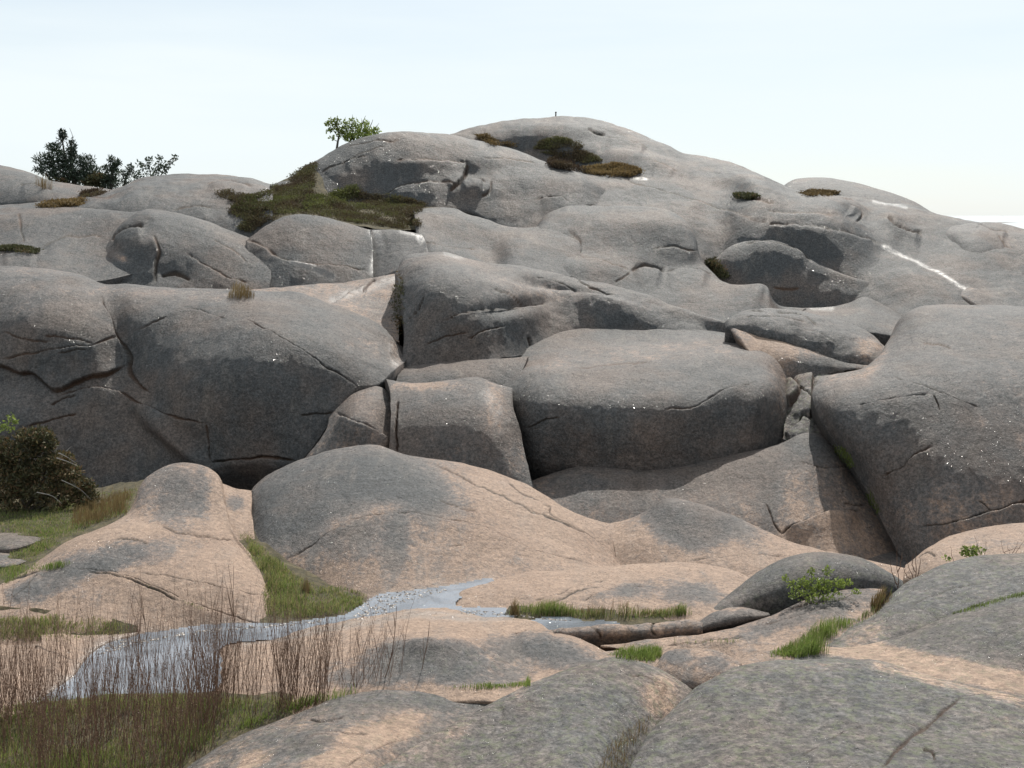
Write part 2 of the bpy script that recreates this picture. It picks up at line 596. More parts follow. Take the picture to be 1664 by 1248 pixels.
        soil = np.maximum(soil, np.clip(1.35 * tap * np.exp(-(dist / (w * (1.15 if far else 1.0) * np.clip(wob, .45, 1.4))) ** 2), 0, 1))  # dark line wider than the groove, painting the crack's shade with the soil
    P = P + Nn * d[..., None]
    li = np.full(px.shape, float(lichen) + (.16 if Dm > 29 else 0.0))     # distant rocks get more lichen, so a darker tone
    mo = np.full(px.shape, float(moss))
    for (cx, cy, sx, sy, amt, *rot) in blobs:  # lichen patches; some also paint sunlit tops and shaded hollows
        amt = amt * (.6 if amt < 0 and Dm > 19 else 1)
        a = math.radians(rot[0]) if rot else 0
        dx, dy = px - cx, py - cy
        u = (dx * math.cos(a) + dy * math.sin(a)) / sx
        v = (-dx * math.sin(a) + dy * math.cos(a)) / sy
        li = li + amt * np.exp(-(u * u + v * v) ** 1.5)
    for (cx, cy, sx, sy, amt) in mossb:
        mo = mo + amt * np.exp(-(((px - cx) / sx) ** 2 + ((py - cy) / sy) ** 2))
    we = np.zeros(px.shape)
    for (pts, w, amt) in wet:
        dist, t, side = seg_dist(px + .3 * (wx - px), py + .3 * (wy - py), pts)
        we = np.maximum(we, amt * np.clip(1.6 * np.exp(-(dist / w) ** 2), 0, 1))
    if basin:
        ppx, ppy = project(P)
        m = in_poly(ppx, ppy, SHORE)
        dist, _, _ = seg_dist(ppx, ppy, np.vstack([SHORE, SHORE[:1]]))
        o = np.where(m, -dist, dist)                     # pixels outside the waterline
        o = o + 1.2 * pnoise(P * 2.3 + 5) + .8 * pnoise(P * 7.1)
        lim = WATER_Z + np.where(o > 0, o * 0.007, np.maximum(o * 0.006, -0.10))
        P[..., 2] = np.where(o < 34, np.minimum(P[..., 2], lim), P[..., 2])
        front = np.ones(P.shape[0], bool)
        front[-nb - 1:] = False
        front[:3] = False
        front = front[:, None] & np.ones(P.shape[:2], bool)
        P[..., 2] = np.where(front, P[..., 2], np.minimum(P[..., 2], WATER_Z - .06) if basin == 'bank' else P[..., 2])
        if basin == "bank":
            low = WATER_Z + np.clip(o, 0, 40) * 0.0022 + .02
            P[..., 2] = np.where(front & (o > 0) & (o < 70) & (P[..., 2] > WATER_Z - .35), np.maximum(P[..., 2], low), P[..., 2])
        we = np.maximum(we, np.exp(-np.clip(o, 0, 60) / 7.0))
    nr, ncl = P.shape[:2]
    idx = np.arange(nr * ncl).reshape(nr, ncl)
    Fq = np.stack([idx[:-1, :-1], idx[:-1, 1:], idx[1:, 1:], idx[1:, :-1]], -1).reshape(-1, 4)
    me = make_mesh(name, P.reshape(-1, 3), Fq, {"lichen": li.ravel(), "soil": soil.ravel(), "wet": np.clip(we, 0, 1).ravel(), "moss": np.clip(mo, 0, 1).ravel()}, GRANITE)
    return link(name, me, label, None if kind else cat, group, kind)

# ------------------------------------------------------------------ ground, sea
def build_ground():
    xs = np.concatenate([np.linspace(-160, -40, 25), np.linspace(-38, 38, 90), np.linspace(40, 160, 25)])
    ys = np.concatenate([np.linspace(-30, 12, 30), np.linspace(12.5, 70, 110), np.linspace(72, 260, 50)])
    X, Y = np.meshgrid(xs, ys)
    prof = np.interp(Y, [-30, -4, 2, 8, 13, 20, 24, 28, 33, 40, 48, 58, 70, 95, 140, 260],
                     [-2.4, -2.3, -2.7, -5.6, -5.9, -6.2, -6.0, -5.2, -4.3, -3.2, -1.8, -1.2, -3.0, -7.4, -11, -14])
    side = np.clip((np.abs(X - np.interp(Y, [0, 60], [0, 3])) - 0.55 * np.abs(Y) - 6) / 26, 0, 1)
    Z = prof + 1.3 * pnoise(np.stack([X / 13, Y / 13, X * 0 + 2], -1)) * side + 0.6 * pnoise(np.stack([X / 4, Y / 4, X * 0 + 5], -1)) * side
    # the shore: the rock goes under the sea on the far right
    sea = np.clip((X - 24 - 0.15 * Y) / 40, 0, 1) * np.clip((Y - 20) / 30, 0, 1)
    Z = Z * (1 - sea) + sea * -13
    P = np.stack([X, Y, Z], -1)
    nr, nc = X.shape
    idx = np.arange(nr * nc).reshape(nr, nc)
    Fq = np.stack([idx[:-1, :-1], idx[:-1, 1:], idx[1:, 1:], idx[1:, :-1]], -1).reshape(-1, 4)
    z0 = np.zeros(nr * nc)
    me = make_mesh("ground", P.reshape(-1, 3), Fq, {"lichen": z0 + 0.8, "soil": z0, "wet": z0, "moss": z0}, GRANITE)
    link("ground", me, "grey bedrock floor running beneath and between the domes", None, None, "structure")


build_ground()
SEA_Z = -8.6
sea_mat = water_mat("sea_water", 0.35, 1.0, (0.50, 0.53, 0.55), 0.36)  # pale base colour paints the sun glare on the sea
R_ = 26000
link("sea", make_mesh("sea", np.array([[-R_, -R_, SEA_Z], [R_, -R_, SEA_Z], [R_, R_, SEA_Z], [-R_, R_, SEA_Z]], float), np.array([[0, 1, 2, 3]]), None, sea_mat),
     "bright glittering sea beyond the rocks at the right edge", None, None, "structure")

# ------------------------------------------------------------------ the rocks, from the skyline down to the camera
rock("granite_hill", "grey granite ridge behind the pines at the far left skyline",
     [[(-60, 350, 44), (60, 338, 44), (200, 312, 46)], [(-60, 258, 52), (0, 268, 52), (40, 276, 52), (79, 291, 51), (116, 298, 51), (158, 304, 51), (196, 311, 50)]],
     lichen=0.8, rough=2.0, cracks=[([(30, 300), (60, 302), (85, 312)], 2, .12, .06)])
rock("granite_hill", "long low grey rock crest between the pines and the heather slope",
     [[(-60, 356, 36), (100, 348, 36.5), (230, 352, 35.5), (330, 372, 35), (400, 392, 34.5), (445, 365, 35)],
      [(-60, 328, 42), (0, 335, 42), (60, 328, 42), (130, 319, 43), (185, 304, 44), (225, 289, 46), (275, 283, 47), (320, 282, 47), (353, 281, 47), (404, 286, 46), (440, 299, 44)]],
     lichen=0.8, rough=2.4, cracks=[([(280, 338), (310, 335), (345, 336)], 2, .15, .05), ([(335, 300), (370, 296), (410, 303)], 2, .15, .06), ([(130, 318), (170, 322), (230, 300)], 2, .1, .05)],
     blobs=[(160, 310, 60, 16, .3)])
rock("granite_slab", "broad pale grey slab below the brown grass tuft at the left edge",
     [[(-60, 448, 29.5), (60, 448, 29.5), (150, 458, 30), (240, 440, 31)], [(-60, 400, 31.5), (60, 398, 31.5), (150, 400, 32), (240, 380, 33)],
      [(-60, 347, 36), (30, 343, 36), (60, 338, 36.5), (130, 335, 37), (200, 343, 36), (240, 338, 36)]], prof=[1.2, 1.6],
     lichen=0.72, rough=1.8, cracks=[([(0, 412), (30, 410), (62, 412)], 3, .2, .08), ([(67, 399), (111, 385), (168, 383)], 2, .14, .06), ([(30, 345), (34, 375), (38, 395)], 2, .06)])
rock("granite_knoll", "dark shaded knoll with a pale salt stain at the upper left",
     [[(132, 458, 30.6), (200, 474, 30.3), (330, 480, 30.2), (440, 478, 30.2)], [(150, 440, 31.2), (200, 420, 31.2), (330, 425, 31.2), (440, 430, 31.4)],
      [(140, 446, 31), (172, 398, 32.4), (205, 355, 34), (232, 338, 35), (270, 343, 35.3), (330, 358, 35), (400, 383, 34.5), (440, 392, 34)]], prof=[1.5, 1.5],
     lichen=0.88, rough=2.0, cracks=[([(303, 412), (336, 432), (370, 451), (404, 459)], 2, .15, .08), ([(249, 382), (259, 409), (254, 430), (252, 460)], 3, .2, .1), ([(178, 390), (205, 372), (234, 365)], 5, .35, .12),
                          ([(346, 389), (377, 409), (400, 427)], 2, .12, .05), ([(262, 448), (285, 444), (310, 455)], 3, .2)],
     blobs=[(196, 418, 16, 7, -1.2, 25), (350, 360, 70, 16, -.35, 15)], bumps=[(240, 400, 40, 22, .25), (285, 440, 35, 20, -.25)])
rock("granite_dome", "grey dome with two thin cracks just under the heather bank",
     [[(395, 478, 30.6), (470, 478, 30.4), (550, 470, 30.4), (607, 458, 30.8)], [(402, 430, 31.6), (470, 425, 31.3), (550, 425, 31.3), (606, 425, 31.6)],
      [(400, 388, 33), (437, 362, 34), (464, 350, 34.6), (488, 348, 34.8), (525, 353, 34.8), (560, 362, 34.6), (604, 372, 34)]], prof=[1.3, 1.7],
     lichen=0.9, rough=1.8, cracks=[([(397, 385), (424, 399), (448, 416), (471, 422), (498, 427), (560, 433), (600, 440)], 2, .14, .07)],
     wet=[([(478, 427), (505, 435), (540, 450)], 5, 1.0), ([(604, 372), (612, 400), (606, 440)], 5, .9)])
rock("granite_block", "small grey block right of the wet cleft under the heather",
     [[(596, 460, 31.2), (650, 440, 30.8), (695, 418, 31)], [(598, 420, 32.2), (650, 410, 31.9), (692, 395, 32.2)], [(598, 371, 34.3), (650, 373, 34.2), (684, 381, 34)]], prof=[1.3, 1.7],
     lichen=0.68, rough=1.6, wet=[([(655, 374), (680, 381), (684, 390)], 5, 1.0), ([(612, 375), (618, 400), (610, 440)], 5, .8)])
# summit, right shoulder
rock("granite_hump", "rounded dark knob on the right shoulder of the skyline",
     [[(1268, 330, 49), (1330, 330, 49), (1430, 345, 47), (1520, 350, 47)], [(1271, 303, 52), (1285, 292, 54), (1310, 287, 55), (1340, 287, 55), (1380, 294, 55), (1420, 304, 54), (1460, 317, 53), (1482, 326, 52.5), (1510, 343, 51)]],
     lichen=0.75, back=(5, 7))
rock("granite_hill", "summit dome with the thin post, sloping far down to the right",
     [[(690, 300, 47), (860, 350, 42), (988, 350, 41.5), (1060, 350, 41), (1110, 385, 39), (1135, 425, 37.6), (1180, 470, 37.2), (1260, 508, 37.0), (1350, 512, 35.8), (1450, 535, 31.5), (1580, 520, 31.5), (1720, 545, 30)],
      [(695, 260, 50.5), (800, 255, 51), (900, 268, 49), (980, 272, 48), (1060, 290, 47), (1120, 310, 45.5), (1200, 402, 38.6), (1270, 404, 38.2), (1350, 440, 36.9), (1450, 450, 36.6), (1600, 440, 36.5), (1720, 460, 35.5)],
      [(700, 222, 54), (760, 209, 56), (800, 203, 57), (850, 195, 58), (900, 191, 58), (945, 191, 58), (980, 197, 58), (1020, 210, 57.5), (1060, 225, 57), (1090, 240, 56), (1110, 250, 55.5), (1150, 258, 55), (1200, 272, 54),
       (1240, 288, 53), (1265, 300, 52), (1300, 312, 51), (1370, 320, 51), (1430, 327, 51), (1480, 331, 50), (1530, 350, 48), (1600, 364, 46), (1650, 374, 45), (1720, 392, 43)]],
     prof=[1.1, 1.25], lichen=0.93, rough=2.4,
     cracks=[([(985, 221), (1026, 231), (1055, 241)], 2, .2, .1), ([(955, 209), (968, 216), (985, 217)], 3, .3), ([(1012, 292), (1056, 304), (1120, 322), (1192, 346), (1239, 360)], 1.8, .14, .06),
             ([(1231, 357), (1255, 364), (1303, 367), (1339, 373), (1375, 380), (1405, 390), (1436, 397)], 2.6, .3, .16), ([(1300, 312), (1340, 318), (1390, 330), (1420, 345)], 2, .2, .08),
             ([(1380, 335), (1400, 350), (1390, 365)], 3, .2, .1), ([(1442, 348), (1452, 365), (1470, 374), (1500, 378)], 4, .4, .15), ([(1190, 318), (1230, 322), (1260, 330)], 3, .2),
             ([(1245, 340), (1300, 346), (1360, 352)], 2, .15, .06), ([(1060, 262), (1080, 268), (1100, 280)], 2, .12, .06)],
     wet=[([(1434, 399), (1470, 415), (1520, 441), (1560, 467), (1588, 484)], 2.4, .85), ([(1420, 328), (1445, 333), (1472, 338)], 2.5, 1.0), ([(1030, 290), (1050, 293)], 2, .7)],
     bumps=[(850, 240, 110, 14, -.55, 8), (960, 268, 90, 16, -.5, 10), (900, 213, 90, 15, .35), (1180, 305, 60, 18, -.16, 20), (1210, 290, 60, 14, .2, 20), (1050, 262, 60, 12, .3, 12),
            (1445, 358, 30, 14, .4, 30), (1400, 348, 40, 14, -.35, 20), (1480, 460, 60, 30, .4, 35)],
     blobs=[(870, 215, 110, 20, .4), (1000, 225, 40, 12, -.2), (1330, 345, 120, 16, .3, 8), (1190, 400, 70, 35, .3, 40)])
rock("granite_hill", "dark grey shoulder dome above the heather, leafy bush on its crown",
     [[(500, 345, 41.2), (560, 356, 41), (620, 358, 41), (690, 345, 41.2), (765, 345, 41.2), (820, 375, 40), (880, 385, 39.5), (930, 350, 41), (1010, 345, 43.6)],
      [(505, 310, 42), (560, 312, 42), (620, 312, 42), (690, 312, 42), (765, 315, 42.3), (820, 335, 41.6), (880, 340, 41.6), (940, 330, 42.2), (1010, 325, 45.0)],
      [(428, 306, 43.5), (470, 291, 44.2), (510, 263, 45), (545, 240, 46), (575, 228, 46.5), (640, 215, 47), (665, 212, 47.5), (700, 214, 48), (730, 216, 48.5), (780, 228, 48.6), (836, 243, 48.3), (894, 264, 47.2), (950, 285, 46), (1015, 312, 46.2)]],
     prof=[1.2, 1.6], lichen=1.0, rough=2.2,
     cracks=[([(641, 261), (688, 259), (729, 261), (762, 263)], 2, .16, .08), ([(628, 316), (655, 303), (688, 295), (715, 293)], 2, .16, .08), ([(759, 264), (757, 281), (747, 296), (729, 311)], 3, .3, .12),
             ([(715, 295), (732, 298), (741, 305)], 2, .15), ([(746, 296), (769, 291), (789, 296)], 2.4, .25, .12), ([(799, 295), (796, 308), (780, 320)], 2.2, .18), ([(786, 256), (833, 258), (870, 266)], 2, .14, .05),
             ([(552, 268), (574, 256), (598, 247), (625, 240)], 2, .14, .06), ([(560, 240), (600, 232), (650, 230)], 1.6, .1), ([(870, 327), (914, 323), (924, 332), (965, 334)], 2.2, .25, .12),
             ([(520, 280), (560, 262), (600, 255)], 1.6, .08)],
     bumps=[(775, 275, 45, 14, -.3), (770, 310, 40, 14, .25), (880, 300, 60, 20, .2)],
     blobs=[(880, 300, 110, 40, -.4, 15), (760, 330, 40, 14, -.2), (800, 330, 60, 20, -.3)])
rock("granite_slab", "wedge slab stepping out under the heather, left of the long curved crack",
     [[(684, 425, 31.6), (720, 432, 31.4), (760, 436, 31.2), (812, 442, 31.2), (900, 455, 31.4), (952, 442, 32.8)], [(680, 385, 33.5), (720, 392, 33.8), (770, 398, 34), (830, 405, 34), (900, 415, 33.8), (950, 425, 33.8)],
      [(672, 341, 38.5), (705, 335, 39), (740, 338, 39), (760, 350, 38.6), (790, 358, 38.4), (815, 368, 38.2), (850, 372, 38), (900, 366, 38.2), (930, 375, 37.8), (948, 398, 36.2), (946, 415, 35.2)]],
     prof=[1.2, 1.6], lichen=0.88, rough=1.8, cracks=[([(685, 396), (719, 402), (756, 404), (775, 400)], 2.2, .2, .1), ([(800, 360), (795, 345), (775, 335)], 2, .1)],
     bumps=[(803, 418, 18, 30, -.4, -25), (850, 405, 45, 30, .35), (740, 370, 50, 20, .25)], blobs=[(810, 420, 40, 26, .4, -20), (720, 350, 60, 14, -.3)])
rock("granite_slab", "large smooth slab with an almond shaped hollow, left of the curved gully",
     [[(825, 455, 31.6), (950, 485, 31.2), (1060, 515, 30.6), (1180, 545, 29.6), (1310, 525, 30.8)], [(850, 415, 33.6), (940, 405, 35.4), (1040, 410, 35.6), (1110, 430, 35), (1300, 510, 31.6)],
      [(868, 372, 38.2), (895, 345, 40.4), (925, 333, 41.3), (988, 335, 41.3), (1060, 335, 41), (1092, 345, 40.2), (1112, 364, 39), (1128, 391, 37.6), (1134, 410, 37), (1160, 443, 35.2), (1187, 467, 34), (1223, 485, 33), (1260, 496, 32.6), (1310, 501, 32.2)]],
     prof=[1.1, 1.4], lichen=0.93, rough=1.8,
     cracks=[([(897, 409), (948, 416), (988, 426), (1024, 437)], 2, .18, .08), ([(1001, 458), (1012, 450), (1025, 439)], 2, .15), ([(1027, 437), (1045, 433), (1062, 435), (1082, 441)], 4.5, .35, .1), ([(1082, 441), (1096, 441), (1120, 439), (1157, 447)], 2, .2, .1),
             ([(1060, 405), (1088, 401), (1132, 409)], 2, .14, .06), ([(925, 375), (942, 392), (935, 410)], 2, .14)],
     bumps=[(1040, 375, 80, 26, .45), (1090, 430, 60, 14, -.2), (950, 440, 80, 20, .3)], blobs=[(1060, 370, 90, 30, .25), (1100, 470, 60, 26, -.3), (1040, 480, 14, 40, .3)])
rock("granite_slab", "triangular tip of rock at the lower end of the dark bowl",
     [[(1280, 520, 30.6), (1350, 530, 30), (1500, 555, 29.6)], [(1276, 501, 32.6), (1340, 498, 32.9), (1380, 490, 33.2), (1405, 481, 33.4), (1450, 503, 32.6), (1500, 540, 31)]], prof=[1.3],
     lichen=0.75, wet=[([(1320, 499), (1350, 500)], 4, 1.0)])
rock("granite_boss", "dark hollowed bowl of rock with an arched crack, upper right",
     [[(1165, 460, 36.6), (1223, 496, 35.8), (1270, 509, 35.3), (1330, 510, 35.0), (1380, 500, 34.9), (1445, 486, 34.9)], [(1167, 446, 36.8), (1223, 456, 36.4), (1270, 459, 36.2), (1330, 461, 36.0), (1385, 466, 35.7), (1444, 474, 35.4)],
      [(1160, 423, 37.4), (1187, 400, 38.4), (1219, 389, 38.9), (1247, 387, 39.0), (1279, 395, 38.7), (1299, 407, 38.2), (1331, 427, 37.3), (1385, 449, 36.4), (1445, 464, 35.9)]],
     prof=[1, 1.6], lichen=0.95, cracks=[([(1255, 469), (1280, 469), (1300, 467)], 2, .12), ([(1210, 395), (1250, 392), (1290, 405), (1320, 425)], 2.5, .2, .1)],
     back=(1.5, .9), blobs=[(1250, 420, 60, 24, .2)])
rock("granite_ridge", "tan furrowed rib of rock right of the white wet streak",
     [[(1425, 405, 41), (1500, 446, 36.6), (1560, 482, 33.5), (1610, 510, 31.5), (1720, 545, 30)], [(1434, 394, 42), (1470, 400, 41), (1510, 413, 39.6), (1540, 436, 37.2), (1570, 454, 36), (1620, 474, 35), (1720, 510, 33)]],
     prof=[1.2], lichen=0.5, rough=2, cracks=[([(1560, 462), (1600, 478), (1664, 500)], 3, .25, .12), ([(1445, 385), (1475, 397), (1505, 408)], 2.5, .2)], wet=[([(1440, 402), (1500, 437), (1560, 470)], 5, .8)])
rock("granite_hill", "smooth seaward rock at the right edge below the sea",
     [[(1520, 402, 42.0), (1556, 452, 37.2), (1618, 482, 35.2), (1720, 516, 33.4)], [(1520, 398, 42.3), (1575, 425, 38), (1630, 445, 37), (1720, 470, 35.5)], [(1492, 384, 44.5), (1535, 371, 44), (1580, 362, 45), (1620, 362, 45), (1664, 372, 44), (1720, 387, 43)]],
     prof=[1.6, 1.4], lichen=0.58, rough=2, cracks=[([(1590, 362), (1600, 370), (1640, 378)], 2.5, .2, .1), ([(1620, 385), (1645, 410), (1664, 432)], 1.8, .1)], blobs=[(1565, 425, 40, 30, .6, 40), (1640, 400, 40, 10, -.3, 20)])

# ---- middle tier
rock("granite_terrace", "flat pale rock terrace behind the rim of the big left wall",
     [[(360, 486, 26.6), (471, 484, 26.6), (560, 520, 26), (650, 556, 25.6)], [(380, 476, 28.6), (488, 465, 30), (560, 459, 30.4), (652, 444, 30.8)]], prof=[1.1], lichen=0.45, rough=1.8,
     wet=[([(540, 485), (600, 470), (640, 455)], 6, .6)], cracks=[([(535, 492), (580, 470), (595, 462)], 2.4, .15, .05), ([(590, 478), (597, 465), (610, 455)], 3, .3)])
rock("granite_wall", "big dark rounded wall on the left with crossing cracks",
     [[(-60, 830, 22.2), (80, 830, 22.2), (150, 828, 22.2), (250, 812, 22), (340, 765, 21.9), (404, 752, 21.8), (481, 754, 21.6), (530, 697, 21.9), (575, 634, 22.6), (612, 626, 22.9), (640, 602, 23.6), (658, 588, 24.6)],
      [(-60, 640, 23.2), (80, 650, 23.1), (150, 650, 23.1), (230, 645, 23.1), (300, 620, 22.7), (370, 605, 22.5), (430, 592, 22.5), (490, 585, 22.7), (545, 580, 23.0), (590, 580, 23.5), (630, 580, 24.1), (660, 584, 25.2)],
      [(-60, 505, 24.3), (80, 508, 24.3), (150, 510, 24.4), (230, 516, 24.4), (300, 517, 24.3), (370, 515, 24.2), (430, 515, 24.2), (490, 520, 24.3), (545, 530, 24.4), (590, 545, 24.6), (635, 562, 24.9), (661, 580, 25.6)],
      [(-60, 434, 26.8), (44, 435, 26.8), (135, 446, 26.8), (188, 457, 26.8), (252, 467, 26.8), (313, 472, 27), (387, 474, 27), (440, 478, 27), (480, 478, 26.8), (540, 498, 26.4), (608, 524, 26), (659, 568, 26)]],
     prof=[1.25, 1.25, 1.6], lichen=0.92, rough=1.2,
     cracks=[([(219, 537), (262, 520), (313, 503), (353, 513), (404, 523), (451, 547), (488, 567), (525, 594), (560, 615), (580, 628)], 2.2, .12, .05),
             ([(165, 480), (172, 503), (182, 517), (188, 543), (202, 563), (212, 584), (213, 600), (222, 620), (246, 640)], 2.4, .16, .10), ([(0, 584), (40, 577), (81, 567), (148, 560), (190, 550)], 2.0, .12, .05),
             ([(7, 540), (44, 552), (81, 554)], 1.7, .08), ([(-40, 590), (0, 595), (30, 605), (54, 605), (84, 633), (135, 615), (213, 597)], 2.4, .16, -.10), ([(91, 641), (135, 629), (175, 632), (215, 649), (246, 664), (289, 679), (336, 688)], 2.2, .15, .08),
             ([(81, 658), (101, 647), (124, 641)], 2, .14), ([(40, 695), (77, 684), (128, 671)], 2, .1), ([(340, 750), (404, 745), (437, 743), (481, 750)], 2.4, .2, .06), ([(336, 688), (338, 720), (340, 750)], 2, .06),
             ([(70, 545), (110, 548), (150, 556)], 1.6, .08), ([(95, 575), (125, 570), (150, 567)], 1.6, .08), ([(488, 676), (515, 672), (545, 670)], 1.8, .08)],
     bumps=[(188, 545, 26, 90, -.3, -12), (290, 720, 14, 80, .25, -45), (420, 590, 130, 80, .35), (80, 540, 80, 60, .35), (60, 690, 60, 40, .2)],
     blobs=[(590, 560, 60, 30, -.5, 30), (645, 560, 16, 50, -.5), (250, 476, 260, 10, -.6, 3), (60, 500, 70, 40, -.25), (30, 640, 60, 30, -.25), (60, 440, 90, 10, -.6)],
     wet=[([(620, 512), (638, 545), (643, 590)], 6, .75)])  # wet band and lower lichen also paint the sunlit flank and rim
rock("granite_block", "narrow dark slab beneath the long straight crack, centre left",
     [[(636, 632, 23.6), (700, 634, 23.5), (780, 628, 23.5), (832, 648, 23.4)], [(650, 596, 24.9), (719, 588, 24.9), (803, 581, 24.9), (858, 579, 24.9)]], prof=[1.6], lichen=1.0, back=(1, .4))
rock("granite_dome", "high grey dome right of the vertical cleft in mid hillside",
     [[(656, 602, 25), (719, 592, 25), (803, 584, 25), (860, 577, 26.2), (950, 576, 27.1), (1050, 574, 27.3), (1150, 564, 27.0), (1230, 559, 26.8), (1300, 587, 26.6)],
      [(654, 530, 25.7), (700, 525, 25.4), (780, 522, 25.4), (850, 515, 26.6), (900, 512, 28.0), (980, 508, 28.5), (1060, 517, 28.5), (1130, 530, 28.2), (1290, 570, 27.2)],
      [(647, 446, 28), (659, 421, 29), (688, 414, 29.4), (725, 411, 29.8), (756, 421, 30), (786, 429, 30), (857, 433, 30.2), (897, 441, 30.2), (948, 458, 30), (988, 466, 29.8), (1025, 475, 29.6), (1060, 486, 29.4), (1100, 500, 29),
       (1150, 515, 28.5), (1180, 522, 28.2), (1240, 540, 28), (1300, 575, 27.5)]], prof=[1.35, 1.6], lichen=0.82, rough=1.7,
     cracks=[([(719, 523), (746, 512), (803, 503), (853, 501), (890, 492)], 2.4, .14, .1), ([(762, 550), (789, 537), (823, 528)], 2, .12, .05), ([(870, 449), (904, 458), (937, 476)], 1.8, .1, .05), ([(862, 545), (866, 565), (855, 590)], 3, .25),
             ([(660, 520), (680, 505), (690, 480)], 1.7, .1), ([(800, 470), (830, 480), (850, 500)], 1.7, .08), ([(690, 560), (720, 548), (760, 540)], 1.5, .08), ([(905, 425), (960, 470), (1000, 480)], 1.6, .08)],
     bumps=[(975, 500, 80, 22, .45, 8), (835, 500, 60, 12, -.2, -8), (930, 475, 70, 9, -.25, 15), (1010, 548, 90, 14, -.18), (700, 470, 40, 40, .2), (1200, 550, 60, 14, -.2, 20)],
     blobs=[(860, 470, 90, 20, -.45, 10), (1050, 530, 70, 22, .5, 8), (790, 545, 80, 35, .25), (1130, 515, 70, 9, -.3, 18), (760, 420, 60, 10, -.4)], wet=[([(726, 410), (752, 414)], 5, 1.0)])  # less lichen paints the bright crest, more paints the shaded hollow
rock("granite_dome", "dark bulging dome with a pale flat saddle above it, centre of hillside",
     [[(820, 722, 22.9), (865, 744, 21.9), (920, 757, 21.7), (990, 764, 21.5), (1060, 769, 21.5), (1150, 752, 21.6), (1230, 732, 22.0), (1292, 718, 23.0)],
      [(815, 655, 23.0), (865, 655, 22), (940, 662, 21.7), (1030, 668, 21.6), (1110, 665, 21.7), (1190, 655, 22), (1250, 645, 22.4), (1306, 668, 24.3)],
      [(818, 618, 23.7), (880, 608, 23.1), (950, 604, 23.1), (1050, 602, 23.1), (1120, 600, 23.1), (1190, 596, 23.3), (1250, 596, 23.7), (1312, 632, 25.1)],
      [(830, 598, 24.7), (890, 580, 25.0), (960, 573, 25.3), (1050, 569, 25.4), (1120, 566, 25.4), (1190, 563, 25.3), (1250, 565, 25.3), (1318, 606, 26.1)],
      [(856, 568, 26.2), (890, 558, 26.8), (960, 549, 27.1), (1050, 548, 27.2), (1120, 547, 27.1), (1190, 547, 26.9), (1250, 549, 26.6), (1320, 590, 26.8)],
      [(858, 556, 27.0), (890, 540, 27.6), (960, 526, 28.3), (1050, 526, 28.5), (1120, 530, 28.4), (1190, 537, 28.0), (1250, 540, 27.6), (1322, 580, 27.6)]],
     crest=False, back=(.5, .6), prof=[1.4, 1.5, 1.3, -1.3, 1], lichen=0.92, sm=30, usm=8, rough=1.2,
     cracks=[([(1080, 668), (1128, 662), (1160, 644), (1192, 630), (1223, 624)], 2.4, .12, .07), ([(855, 695), (885, 684), (910, 676)], 1.7, .07), ([(930, 600), (990, 592), (1060, 590)], 1.6, .06)],
     blobs=[(1050, 574, 190, 24, -.62, -3), (1265, 620, 26, 70, -.7), (890, 600, 50, 14, -.5), (1000, 640, 160, 26, -.2), (1230, 715, 60, 8, -.4, -10)])  # pale saddle patch paints its sunlit band into the lichen
rock("granite_block", "wedge of dark rough rock lying along the pass left of the right block",
     [[(1186, 534, 25.6), (1250, 549, 25.2), (1310, 566, 25), (1350, 584, 24.8), (1426, 597, 24.6)], [(1184, 522, 26.3), (1200, 506, 26.8), (1240, 498, 27.2), (1290, 500, 27.3), (1340, 508, 27.2), (1390, 528, 26.6), (1420, 545, 26), (1444, 568, 25.5)]],
     prof=[1.7], lichen=0.85, rough=2.2, cracks=[([(1210, 520), (1260, 515), (1310, 525)], 2.2, .12, .05), ([(1260, 505), (1300, 512), (1330, 530)], 2, .1), ([(1190, 512), (1215, 505), (1240, 505)], 2, .1), ([(1280, 530), (1320, 540), (1360, 560)], 2, .1, .05)],
     blobs=[(1415, 565, 30, 24, -.9)])
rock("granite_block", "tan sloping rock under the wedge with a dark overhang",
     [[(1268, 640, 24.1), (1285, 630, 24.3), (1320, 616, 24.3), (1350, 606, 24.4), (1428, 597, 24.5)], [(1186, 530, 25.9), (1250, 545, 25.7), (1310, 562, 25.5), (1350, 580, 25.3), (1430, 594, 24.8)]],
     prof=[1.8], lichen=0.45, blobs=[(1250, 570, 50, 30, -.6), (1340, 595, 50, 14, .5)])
rock("granite_block", "greenish broken rocks wedged in the gully beside the right block",
     [[(1268, 716, 22.4), (1300, 716, 22.2), (1345, 722, 22.2)], [(1276, 650, 24), (1298, 620, 24.3), (1325, 608, 24.5), (1356, 604, 24.6)]], prof=[1.2], lichen=0.7, moss=0.75, rough=3.0,
     cracks=[([(1290, 615), (1300, 640), (1285, 665)], 2.5, .18, .1), ([(1325, 612), (1318, 650), (1320, 680)], 3, .22, .1), ([(1270, 705), (1295, 690), (1305, 672)], 3.5, .25, .1), ([(1300, 635), (1318, 655)], 2, .14), ([(1305, 675), (1330, 690), (1345, 705)], 2.5, .18)])
